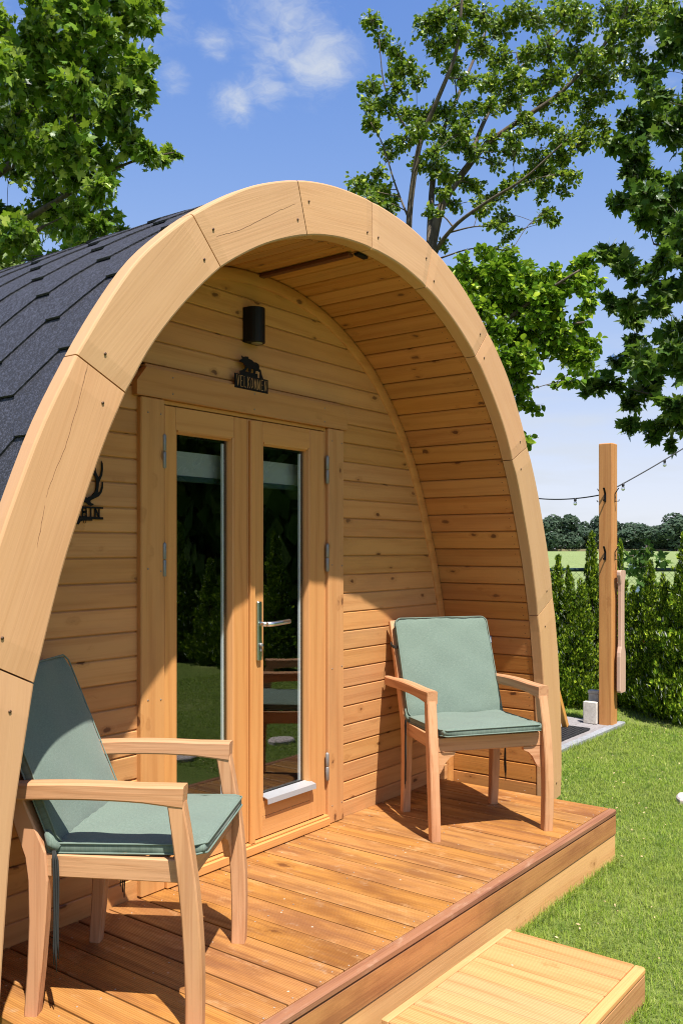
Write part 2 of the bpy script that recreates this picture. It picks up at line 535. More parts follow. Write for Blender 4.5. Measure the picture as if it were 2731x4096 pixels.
def stone_mat(name, a, b, sc=60.):
    m, t, bs, out = new_mat(name)
    co = t.n.new("ShaderNodeTexCoord").outputs['Object']
    oi = t.n.new("ShaderNodeObjectInfo").outputs['Random']
    n = t.noise(t.vmath('ADD', co, t.comb(t.math('MULTIPLY', oi, 9.), oi, oi)), sc, 5, .7)
    n2 = t.noise(co, 7., 4, .6)
    c = t.mix(t.smooth(n, .3, .7), a, b)
    c = t.mix(t.math('MULTIPLY', t.smooth(n2, .4, .7), .35), c, tuple(v * .7 for v in a))
    t.put(bs.inputs['Base Color'], c)
    bs.inputs['Roughness'].default_value = .9
    t.put(bs.inputs['Normal'], t.bump(n, .003, .6))
    return m


M_paver = stone_mat("grey_paver", (.20, .185, .19), (.30, .28, .28))
M_kerb = stone_mat("kerb_concrete", (.22, .23, .25), (.32, .33, .36))
M_block = stone_mat("rough_concrete_block", (.44, .405, .36), (.60, .56, .51), 40.)
M_rubber = plain("black_rubber", (.018, .018, .020), .8, noise=.3)
M_fence = plain("dark_green_steel", (.012, .035, .032), .45)
M_sand = plain("sand_joint", (.40, .34, .24), .95, noise=.3)


# ------------------------------------------------------------------ mesh tools
class MB:
    def __init__(s):
        s.v, s.f, s.mi, s.sm = [], [], [], []

    def add(s, verts, faces, mi=0, smooth=False):
        o = len(s.v)
        s.v += [Vector(p) for p in verts]
        s.f += [tuple(i + o for i in f) for f in faces]
        s.mi += [mi] * len(faces)
        s.sm += [smooth] * len(faces)
        return s

    def box(s, c, d, bev=0., mat=None, mi=0):
        """chamfered box, centre c, full sizes d"""
        hx, hy, hz = d[0] / 2, d[1] / 2, d[2] / 2
        b = min(bev, hx * .9, hy * .9, hz * .9)
        C = Vector(c)
        T = (lambda p: C + Vector(p)) if mat is None else (lambda p: mat @ (C + Vector(p)))
        sg = (-1, 1)
        if b <= 0:
            vs = [T((x * hx, y * hy, z * hz)) for x in sg for y in sg for z in sg]
            return s.add(vs, [(0, 1, 3, 2), (4, 6, 7, 5), (0, 4, 5, 1), (2, 3, 7, 6), (0, 2, 6, 4), (1, 5, 7, 3)], mi)
        idx, vs = {}, []
        for x in sg:
            for y in sg:
                for z in sg:
                    for k, p in enumerate(((x * hx, y * (hy - b), z * (hz - b)), (x * (hx - b), y * hy, z * (hz - b)), (x * (hx - b), y * (hy - b), z * hz))):
                        idx[(x, y, z, k)] = len(vs)
                        vs.append(Vector(p))
        fs = []
        for a in (-1, 1):
            fs.append([idx[(a, y, z, 0)] for y, z in ((-1, -1), (1, -1), (1, 1), (-1, 1))])
            fs.append([idx[(x, a, z, 1)] for x, z in ((-1, -1), (1, -1), (1, 1), (-1, 1))])
            fs.append([idx[(x, y, a, 2)] for x, y in ((-1, -1), (1, -1), (1, 1), (-1, 1))])
            for e in (-1, 1):
                fs.append([idx[(a, e, -1, 0)], idx[(a, e, 1, 0)], idx[(a, e, 1, 1)], idx[(a, e, -1, 1)]])
                fs.append([idx[(a, -1, e, 0)], idx[(a, 1, e, 0)], idx[(a, 1, e, 2)], idx[(a, -1, e, 2)]])
                fs.append([idx[(-1, a, e, 1)], idx[(1, a, e, 1)], idx[(1, a, e, 2)], idx[(-1, a, e, 2)]])
                for g in (-1, 1):
                    fs.append([idx[(a, e, g, 0)], idx[(a, e, g, 1)], idx[(a, e, g, 2)]])
        out = []
        for f in fs:
            p = [vs[i] for i in f]
            n = (p[1] - p[0]).cross(p[2] - p[0])
            if n.dot(sum(p, Vector()) / len(p)) < 0:
                f = f[::-1]
            out.append(f)
        return s.add([T(p) for p in vs], out, mi)

    def tube(s, pts, rad, n=8, mi=0, cap=True, smooth=True):
        pts = [Vector(p) for p in pts]
        rads = [float(q) for q in rad] if isinstance(rad, (list, tuple)) else [float(rad)] * len(pts)
        vs, fs = [], []
        u = None
        for i, p in enumerate(pts):
            t = (pts[min(i + 1, len(pts) - 1)] - pts[max(i - 1, 0)]).normalized()
            if u is None:
                u = t.cross(Vector((.31, .22, .92)) if abs(t.z) < .9 else Vector((.95, .3, .1)))
            u = (u - t * u.dot(t)).normalized()
            w = t.cross(u)
            for k in range(n):
                a = 2 * math.pi * k / n
                vs.append(p + rads[i] * (math.cos(a) * u + math.sin(a) * w))
        for i in range(len(pts) - 1):
            for k in range(n):
                a, b = i * n + k, i * n + (k + 1) % n
                fs.append((a, b, b + n, a + n))
        if cap:
            fs.append(tuple(range(n))[::-1])
            fs.append(tuple(range((len(pts) - 1) * n, len(pts) * n)))
        return s.add(vs, fs, mi, smooth)

    def bar(s, pts, w, h, side, bev=.004, mi=0):
        """swept rectangular bar; side = width direction (vector or list); h is measured across it"""
        pts = [Vector(p) for p in pts]
        m = len(pts)
        ws = w if isinstance(w, (list, tuple)) else [w] * m
        hs = h if isinstance(h, (list, tuple)) else [h] * m
        vs, fs = [], []
        for i, p in enumerate(pts):
            t = (pts[min(i + 1, m - 1)] - pts[max(i - 1, 0)]).normalized()
            sd = Vector(side[i] if isinstance(side, list) else side)
            sd = (sd - t * sd.dot(t)).normalized()
            up = t.cross(sd)
            a, b = ws[i] / 2, hs[i] / 2
            for (q, r) in ((-a + bev, -b), (a - bev, -b), (a, -b + bev), (a, b - bev), (a - bev, b), (-a + bev, b), (-a, b - bev), (-a, -b + bev)):
                vs.append(p + sd * q + up * r)
        for i in range(m - 1):
            for k in range(8):
                a, b = i * 8 + k, i * 8 + (k + 1) % 8
                fs.append((a, b, b + 8, a + 8))
        fs.append(tuple(range(8))[::-1])
        fs.append(tuple(range((m - 1) * 8, m * 8)))
        return s.add(vs, fs, mi)

    def prism(s, poly, t0, t1, fn, mi=0):
        """polygon [(a,b)] extruded between t0 and t1; fn(a,b,t) -> point"""
        n = len(poly)
        vs = [fn(a, b, t0) for a, b in poly] + [fn(a, b, t1) for a, b in poly]
        fs = [tuple(range(n))[::-1], tuple(range(n, 2 * n))]
        fs += [(i, (i + 1) % n, n + (i + 1) % n, n + i) for i in range(n)]
        return s.add(vs, fs, mi)

    def lathe(s, prof, n=16, mat=None, mi=0):
        """profile [(r,z)] round z"""
        T = mat or Matrix.Identity(4)
        vs, fs = [], []
        for r, z in prof:
            for k in range(n):
                a = 2 * math.pi * k / n
                vs.append(T @ Vector((r * math.cos(a), r * math.sin(a), z)))
        for i in range(len(prof) - 1):
            for k in range(n):
                a, b = i * n + k, i * n + (k + 1) % n
                fs.append((a, b, b + n, a + n))
        fs.append(tuple(range(n))[::-1])
        fs.append(tuple(range((len(prof) - 1) * n, len(prof) * n)))
        return s.add(vs, fs, mi, True)


def base_name(n):
    return n


def wm(o):
    return (wm(o.parent) @ o.matrix_basis) if o.parent else o.matrix_basis.copy()


def link(name, data, parent=None, mw=None):
    o = bpy.data.objects.new(name, data)
    COL.objects.link(o)
    if parent is not None:
        o.parent = parent
        o.matrix_basis = wm(parent).inverted() @ (mw or Matrix.Identity(4))
    elif mw is not None:
        o.matrix_basis = mw
    return o


def make_mesh(name, mb, mats, inv=None):
    me = bpy.data.meshes.new(name)
    vs = [inv @ p for p in mb.v] if inv is not None else mb.v
    me.from_pydata([tuple(p) for p in vs], [], mb.f)
    for m in (mats if isinstance(mats, (list, tuple)) else [mats]):
        me.materials.append(m)
    me.polygons.foreach_set('material_index', mb.mi)
    me.polygons.foreach_set('use_smooth', mb.sm)
    me.update()
    return me


def part(name, mb, mats, parent=None, frame=None):
    """mesh object built from world-space geometry; frame = world matrix that becomes the piece's own axes"""
    fr = frame if frame is not None else (wm(parent) if parent else Matrix.Identity(4))
    me = make_mesh(name, mb, mats, fr.inverted())
    return link(name, me, parent, fr)


def frame(origin, x, z=(0, 0, 1)):
    x = Vector(x).normalized()
    z = Vector(z)
    z = (z - x * z.dot(x))
    if z.length < 1e-4:
        z = Vector((0, 1, 0)) - x * x.y
    z.normalize()
    y = z.cross(x)
    m = Matrix((x, y, z)).transposed().to_4x4()
    m.translation = Vector(origin)
    return m


def lbox(name, fr, c, d, bev, mats, parent):
    """box given in the local axes of fr (x along the grain)"""
    mb = MB().box(c, d, bev)
    me = make_mesh(name, mb, mats)
    return link(name, me, parent, fr)


def wbox(name, lo, hi, bev, mats, parent, grain='x'):
    """axis-aligned world box; grain picks which world axis becomes local x"""
    lo, hi = Vector(lo), Vector(hi)
    c, d = (lo + hi) / 2, hi - lo
    ax = {'x': ((1, 0, 0), (0, 0, 1)), 'y': ((0, 1, 0), (0, 0, 1)), 'z': ((0, 0, 1), (0, -1, 0))}[grain]
    fr = frame(c, *ax)
    q = fr.to_3x3().inverted()
    dd = q @ d
    return lbox(name, fr, (0, 0, 0), (abs(dd.x), abs(dd.y), abs(dd.z)), bev, mats, parent)


def root(name, label, cat, loc, group=None, rz=0.):
    o = bpy.data.objects.new(name, None)
    COL.objects.link(o)
    o.empty_display_size = .1
    o.matrix_basis = Matrix.Translation(loc) @ Matrix.Rotation(rz, 4, 'Z')
    o['label'] = label
    o['category'] = cat
    if group:
        o['group'] = group
    return o


def tag(o, label=None, cat=None, group=None, kind=None):
    for k, v in (('label', label), ('category', cat), ('group', group), ('kind', kind)):
        if v:
            o[k] = v
    return o


def np_mesh(name, V, F, mats, smooth=False):
    """V (n,3), F (m,k) -> mesh"""
    V = np.ascontiguousarray(V, dtype=np.float32)
    F = np.ascontiguousarray(F, dtype=np.int32)
    me = bpy.data.meshes.new(name)
    k = F.shape[1]
    me.vertices.add(len(V))
    me.vertices.foreach_set('co', V.ravel())
    me.loops.add(F.size)
    me.loops.foreach_set('vertex_index', F.ravel())
    me.polygons.add(len(F))
    me.polygons.foreach_set('loop_start', np.arange(0, F.size, k, dtype=np.int32))
    me.polygons.foreach_set('loop_total', np.full(len(F), k, dtype=np.int32))
    if smooth:
        me.polygons.foreach_set('use_smooth', np.ones(len(F), dtype=bool))
    for m in (mats if isinstance(mats, (list, tuple)) else [mats]):
        me.materials.append(m)
    me.update(calc_edges=True)
    me.validate()
    return me


# ------------------------------------------------------------------ ground, field
GROUND = 0.0


def sheet(name, x0, x1, y0, y1, z, mat, n=1):
    xs = np.linspace(x0, x1, n + 1)
    ys = np.linspace(y0, y1, n + 1)
    V = np.array([(x, y, z) for y in ys for x in xs])
    F = np.array([(j * (n + 1) + i, j * (n + 1) + i + 1, (j + 1) * (n + 1) + i + 1, (j + 1) * (n + 1) + i) for j in range(n) for i in range(n)])
    o = link(name, np_mesh(name, V, F, mat))
    o['kind'] = 'structure'
    return o


sheet('ground', -2000, 2000, -2000, 2000, 0.0, M_ground)


def oriented_slab(name, d0, d1, half_w, z0, z1, mat, n=1):
    """slab lying across the view beyond the garden"""
    mb = MB()
    P = lambda d, l, z: CF * d + CR * l + Vector((0, 0, z))
    vs = [P(d, l, z) for d in (d0, d1) for l in (-half_w, half_w) for z in (z0, z1)]
    mb.add(vs, [(0, 1, 3, 2), (4, 6, 7, 5), (0, 4, 5, 1), (2, 3, 7, 6), (1, 5, 7, 3)])
    o = part(name, mb, mat)
    o['kind'] = 'structure'
    return o


oriented_slab('field', 16, 352, 420, 0.0, 0.72, M_field)
oriented_slab('field_margin', 352.2, 372, 420, 0.0, 1.62, M_margin)

# ------------------------------------------------------------------ pod profile (half outlines, x from the middle, z up)
XC = 2.794
YF = 1.969          # front face of the arch
YA = 2.024          # back of the arch / front of the roof
YW = 2.53           # wall face
YB = 6.5            # back end
INN = np.array([(1.553, .16), (1.553, .37), (1.520, .80), (1.458, 1.15), (1.369, 1.458), (1.236, 1.79), (1.166, 1.923), (1.080, 2.066), (.958, 2.208), (.803, 2.357), (.604, 2.48), (.394, 2.568), (.2, 2.612), (0, 2.625)])
OUT = np.array([(1.735, .19), (1.740, .43), (1.727, .68), (1.695, .944), (1.646, 1.196), (1.560, 1.50), (1.437, 1.805), (1.326, 2.008), (1.240, 2.147), (1.122, 2.312), (.922, 2.487), (.756, 2.596), (.672, 2.650), (.444, 2.744), (.24, 2.790), (0, 2.806)])


def resample(P, n=160):
    """smooth the traced outline and return it evenly spaced from the apex down"""
    P = P[::-1]
    Q = np.vstack([P[1:][::-1] * np.array([-1, 1]), P])
    s = np.r_[0, np.cumsum(np.hypot(*np.diff(Q, axis=0).T))]
    t = np.linspace(0, s[-1], 600)
    X, Z = np.interp(t, s, Q[:, 0]), np.interp(t, s, Q[:, 1])
    k = np.hanning(31)
    k /= k.sum()
    pad = 15
    Xp = np.r_[2 * X[0] - X[pad:0:-1], X, 2 * X[-1] - X[-2:-pad - 2:-1]]
    Zp = np.r_[2 * Z[0] - Z[pad:0:-1], Z, 2 * Z[-1] - Z[-2:-pad - 2:-1]]
    X, Z = np.convolve(Xp, k, 'valid'), np.convolve(Zp, k, 'valid')
    X, Z = (X - X[::-1]) / 2, (Z + Z[::-1]) / 2
    s = np.r_[0, np.cumsum(np.hypot(np.diff(X), np.diff(Z)))]
    t = np.linspace(s[-1] / 2, s[-1], n)
    return np.c_[np.interp(t, s, X), np.interp(t, s, Z)], s[-1] / 2


INs, IN_LEN = resample(INN)
OUs, OU_LEN = resample(OUT)


def pt(P, L, s, off=0.):
    """point at arc length s from the apex (sign picks the side), moved outward by off; also tangent and normal"""
    a = abs(s) / L * (len(P) - 1)
    i = min(int(a), len(P) - 2)
    f = a - i
    p = P[i] * (1 - f) + P[i + 1] * f
    d = P[min(i + 2, len(P) - 1)] - P[max(i - 1, 0)]
    d = d / np.hypot(*d)
    nrm = np.array([-d[1], d[0]])
    if nrm @ (p - np.array([0, 1.0])) < 0:
        nrm = -nrm
    p = p + nrm * off
    sg = 1 if s >= 0 else -1
    return Vector((p[0] * sg, 0, p[1])), Vector((d[0] * sg, 0, d[1])), Vector((nrm[0] * sg, 0, nrm[1]))


def half_at(z, P=INs, off=0.):
    k = P[:, 1][::-1]
    return float(np.interp(z, k, P[:, 0][::-1])) + off


pod = root('camping_pod', 'arched timber camping pod with shingled roof, open porch and glazed double door', 'cabin', (XC, YW, 0))


def seam_s(P, L, xz):
    d = np.hypot(*(P - np.array(xz)).T)
    return d.argmin() / (len(P) - 1) * L


seams_i = [seam_s(INs, IN_LEN, q) for q in ((0, 2.625), (.393, 2.567), (.803, 2.357), (1.165, 1.923), (1.458, 1.15))] + [IN_LEN]
seams_o = [seam_s(OUs, OU_LEN, q) for q in ((0, 2.796), (.444, 2.735), (.9225, 2.487), (1.326, 2.008), (1.632, 1.245))] + [OU_LEN]

# ---- front arch: ten thick curved boards, rounded on their front edges
arch = link('front_arch', None, pod, Matrix.Translation((XC, YF, 0)))
for sg in (-1, 1):
    for k in range(5):
        n = 12
        g = .0022
        pi, po = [], []
        for j in range(n + 1):
            f = j / n
            a = seams_i[k] + g + (seams_i[k + 1] - seams_i[k] - 2 * g) * f
            b = seams_o[k] + g + (seams_o[k + 1] - seams_o[k] - 2 * g) * f
            pi.append(pt(INs, IN_LEN, sg * a)[0])
            po.append(pt(OUs, OU_LEN, sg * b)[0])
        mb = MB()
        vs, fs = [], []
        b1 = .0065
        for j in range(n + 1):
            u = (po[j] - pi[j]).normalized()
            th = (po[j] - pi[j]).length
            e = b1 * .5 if j in (0, n) else 0.
            base = pi[j] + Vector((XC, 0, 0))
            y0, y1 = YF, YA
            for (r, y) in ((0, y1), (0, y0 + b1 + e), (b1 * .3, y0 + b1 * .3 + e), (b1, y0 + e), (th - b1, y0 + e), (th - b1 * .3, y0 + b1 * .3 + e), (th, y0 + b1 + e), (th, y1)):
                vs.append(base + u * r + Vector((0, y, 0)))
        for j in range(n):
            for q in range(8):
                a, b = j * 8 + q, j * 8 + (q + 1) % 8
                f = (a, b, b + 8, a + 8)
                fs.append(f if sg < 0 else f[::-1])
        c0, c1 = tuple(range(8)), tuple(range(n * 8, n * 8 + 8))
        fs.append(c0[::-1] if sg < 0 else c0)
        fs.append(c1 if sg < 0 else c1[::-1])
        mb.add(vs, fs)
        mid = (pi[n // 2] + po[n // 2]) / 2 + Vector((XC, YF, 0))
        fr = frame(mid, pi[n] - pi[0], (0, -1, 0))
        seg = part('arch_segment', mb, M_arch, arch, fr)
        # countersunk screws, two at each end: joined into one small part of the board
        smb = MB()
        for j, w in ((1, .3), (n - 1, .62)):
            c = pi[j].lerp(po[j], w) + Vector((XC, YF - .0006, 0))
            smb.lathe([(.0042, 0), (.0042, .002)], 10, Matrix.Translation(c) @ Matrix.Rotation(R(90), 4, 'X'))
        smb_o = part('screw_heads', smb, M_screw, None, Matrix.Translation(mid))
        smb_o.parent = arch
        smb_o.matrix_basis = wm(arch).inverted() @ Matrix.Translation(mid)

# drying cracks
def crack(pix, w):
    pts_ = []
    for px, py in pix:
        d_ = at(px, py, 1.) - Vector((0, 0, CAM_Z))
        pts_.append(Vector((0, 0, CAM_Z)) + d_ * ((YF - .0002) / d_.y))
    q = []
    for a, b in zip(pts_[:-1], pts_[1:]):
        for k_ in range(6):
            q.append(a.lerp(b, k_ / 6) + Vector((random.uniform(-1, 1), 0, random.uniform(-1, 1))) * .0012)
    q.append(pts_[-1])
    m_ = len(q)
    mb = MB().bar(q, [w * (.35 + .65 * math.sin(3.14 * (i + .5) / m_)) for i in range(m_)], .0006, [(q[min(i + 1, m_ - 1)] - q[max(i - 1, 0)]).cross(Vector((0, 1, 0))) for i in range(m_)], .0001)
    part('crack', mb, M_crack, arch)


crack([(352, 1455), (338, 1520), (300, 1660), (262, 1790), (215, 1900), (185, 1990)], .0011)
crack([(180, 2020), (165, 2110), (150, 2190)], .0012)
crack([(868, 946), (905, 935), (960, 920), (1040, 880), (1110, 845), (1180, 815)], .0011)
# ---- porch lining boards
lining = link('porch_lining', None, pod, Matrix.Translation((XC, YA, 0)))
PITCH = .0950
nb = int((IN_LEN - .01) / PITCH) + 1
for sg in (-1, 1):
    for k in range(nb):
        s0, s1 = k * PITCH, min((k + 1) * PITCH, IN_LEN - .002)
        if s1 - s0 < .03:
            continue
        p, d, n_ = pt(INs, IN_LEN, sg * (s0 + s1) / 2, .004)
        c = p + Vector((XC, (YA + YW) / 2 + .02, 0)) + n_ * .009
        fr = frame(c, (0, 1, 0), n_)
        mb = MB()
        w = (s1 - s0)
        L = YW + .03 - YA - .001
        mb.box((0, 0, 0), (L, w - .0050, .018), .0034)
        mb.box((0, 0, .0056), (L - .002, w + .004, .006))
        link('lining_board', make_mesh('lining_board', mb, M_lining), lining, fr)

nmb = MB()
for sg in (-1, 1):
    for k in range(nb):
        for f_ in (.28, .72):
            p, d, n_ = pt(INs, IN_LEN, sg * min((k + f_) * PITCH, IN_LEN - .01), .0042)
            ax_ = Matrix.Translation(p + Vector((XC, YA + .032 + random.uniform(-.004, .004), 0))) @ (-n_).to_track_quat('Z', 'Y').to_matrix().to_4x4()
            nmb.lathe([(.0022, -.001), (.0022, .0008)], 7, ax_)
nho = part('nail_heads', nmb, M_screw, lining)
nho['kind'] = 'stuff'
# rib moulding where lining meets wall
mb = MB()
pts_, vs, fs = [], [], []
n = 120
for j in range(n + 1):
    s = -IN_LEN + 2 * IN_LEN * j / n
    p, d, nr = pt(INs, IN_LEN, s if abs(s) > 1e-6 else 1e-6)
    base = p + Vector((XC, 0, 0))
    for (r, y) in ((.001, YW + .004), (.001, YW - .011), (-.006, YW - .013), (-.044, YW - .013), (-.050, YW - .008), (-.051, YW + .004)):
        vs.append(base + nr * r + Vector((0, y, 0)))
for j in range(n):
    for q in range(5):
        a = j * 6 + q
        fs.append((a, a + 1, a + 7, a + 6))
mb.add(vs, fs, 0, True)
part('rib_moulding', mb, M_lining, pod, frame((XC, YW, 1.4), (1, 0, 0)))

# dark batten with a black end under the porch ceiling
p, d, nr = pt(INs, IN_LEN, -.014, -.006)
c = p + Vector((XC, 0, 0))
fr = frame(c + Vector((0, (YA + YW) / 2 + .02, 0)), (0, 1, 0), nr)
bt = lbox('ceiling_batten', fr, (0, 0, 0), (YW - YA - .03, .030, .013), .002, M_batten, pod)
p2, d2, nr2 = pt(INs, IN_LEN, .024, -.005)
fr2 = frame(p2 + Vector((XC, YA + .016, 0)), (0, 1, 0), nr2)
lbox('batten_end', fr2, (0, 0, 0), (.024, .064, .010), .002, M_black, pod)

# ---- front wall boards
wall = link('front_wall', None, pod, Matrix.Translation((XC, YW, 0)))
ZG0 = 1.5476
BP = .0876
kz0 = int(math.floor((.2 - ZG0) / BP))
DL, DR = 2.14, 3.322           # between the outer edges of the casing


def wall_board(z0, z1, xa, xb):
    """xa/xb None = follows the arch"""
    e = .0026
    lo0, hi0 = (XC - half_at(z0, off=.01) if xa is None else xa), (XC + half_at(z0, off=.01) if xb is None else xb)
    lo1, hi1 = (XC - half_at(z1, off=.01) if xa is None else xa), (XC + half_at(z1, off=.01) if xb is None else xb)
    if min(hi0 - lo0, hi1 - lo1) < .02:
        return
    ch = .0028
    ycut = (YW, YW + .018)
    sec = [(z0 + e, YW + ch), (z0 + e + ch, YW), (z1 - e - ch, YW), (z1 - e, YW + ch), (z1 - e, YW + .008), (z1 + .003, YW + .008), (z1 + .003, YW + .018), (z0 + e, YW + .018)]
    vs = []
    for side in (0, 1):
        for z, y in sec:
            f = (z - z0) / (z1 - z0)
            x = (lo0 + (lo1 - lo0) * f) if side == 0 else (hi0 + (hi1 - hi0) * f)
            vs.append(Vector((x, y, z)))
    m = len(sec)
    fs = [(i, (i + 1) % m, m + (i + 1) % m, m + i) for i in range(m)] + [tuple(range(m))[::-1], tuple(range(m, 2 * m))]
    mb = MB().add(vs, fs)
    c = Vector(((lo0 + hi0) / 2, YW, (z0 + z1) / 2))
    part('wall_board', mb, M_wall, wall, frame(c, (1, 0, 0), (0, -1, 0)))


k = kz0
while True:
    z0 = ZG0 + k * BP
    z1 = z0 + BP
    k += 1
    if z0 > 2.60:
        break
    z1 = min(z1, 2.615)
    z0c = max(z0, .18)
    if z1 - z0c < .02:
        continue
    if z0 > 2.12:
        wall_board(z0c, z1, None, None)
    else:
        wall_board(z0c, z1, None, DL)
        wall_board(z0c, z1, DR, None)

# dark backing behind the boards, pierced by the doorway
mb = MB()
zs_ = np.arange(.16, 2.56, .08)
for z_ in zs_:
    h_ = min(half_at(z_), half_at(z_ + .08)) - .01
    if z_ < 2.0:
        mb.box(((XC - h_ + 2.24) / 2, YW + .035, z_ + .04), (2.24 - XC + h_, .03, .0799))
        mb.box(((XC + h_ + 3.215) / 2, YW + .035, z_ + .04), (XC + h_ - 3.215, .03, .0799))
    else:
        mb.box((XC, YW + .035 + .03, z_ + .04), (2 * h_, .03, .0799))
part('wall_backing', mb, M_unlit, wall)

# ---- door casing
casing = link('door_casing', None, pod, Matrix.Translation((2.73, YW, 0)))
YC = YW - .024
wbox('casing_board', (2.135, YC, .252), (2.246, YW + .02, 2.036), .004, M_wall, casing, 'z')
wbox('casing_board', (3.214, YC, .252), (3.328, YW + .02, 2.036), .004, M_wall, casing, 'z')
mb = MB()
mb.prism([(2.112, 2.038), (3.352, 2.038), (3.352, 2.098), (3.318, 2.142), (2.156, 2.142), (2.112, 2.088)], YC - .004, YW + .02, lambda a, b, t: Vector((a, t, b)))
part('header_board', mb, M_wall, casing, frame((2.73, YC, 2.09), (1, 0, 0), (0, -1, 0)))
wbox('header_ledge', (2.165, YW - .012, 2.1425), (3.312, YW + .02, 2.158), .003, M_wall, casing)
wbox('frame_head', (2.247, YW - .008, 2.0225), (3.213, YW + .06, 2.0375), .002, M_door, casing)
wbox('frame_jamb', (2.2465, YW - .006, .29), (2.2535, YW + .06, 2.022), .001, M_door, casing, 'z')
wbox('frame_jamb', (3.1985, YW - .006, .29), (3.2135, YW + .06, 2.022), .001, M_door, casing, 'z')
wbox('threshold', (2.247, YC - .012, .252), (3.2135, YW + .05, .288), .004, M_door, casing)
wbox('threshold_lip', (2.247, YC - .002, .2885), (3.2135, YW + .05, .297), .002, M_door, casing)


smb = MB()
for (x, z) in ((2.165, 1.98), (2.225, 1.98), (2.165, 1.42), (2.225, 1.41), (2.165, .95), (2.225, .945), (2.165, .36), (2.222, .355), (3.24, 1.98), (3.31, 1.975), (3.24, 1.42), (3.312, 1.415), (3.24, .95), (3.31, .955), (3.24, .33), (3.31, .332), (2.28, 2.12), (2.28, 2.06), (2.72, 2.12), (2.72, 2.058), (3.18, 2.12), (3.18, 2.06)):
    smb.lathe([(.0030, 0), (.0030, .0012)], 8, Matrix.Translation((x, YC - (.0042 if z > 2.04 else .0003), z)) @ Matrix.Rotation(R(90), 4, 'X'))
part('screw_heads', smb, M_zinc, casing)


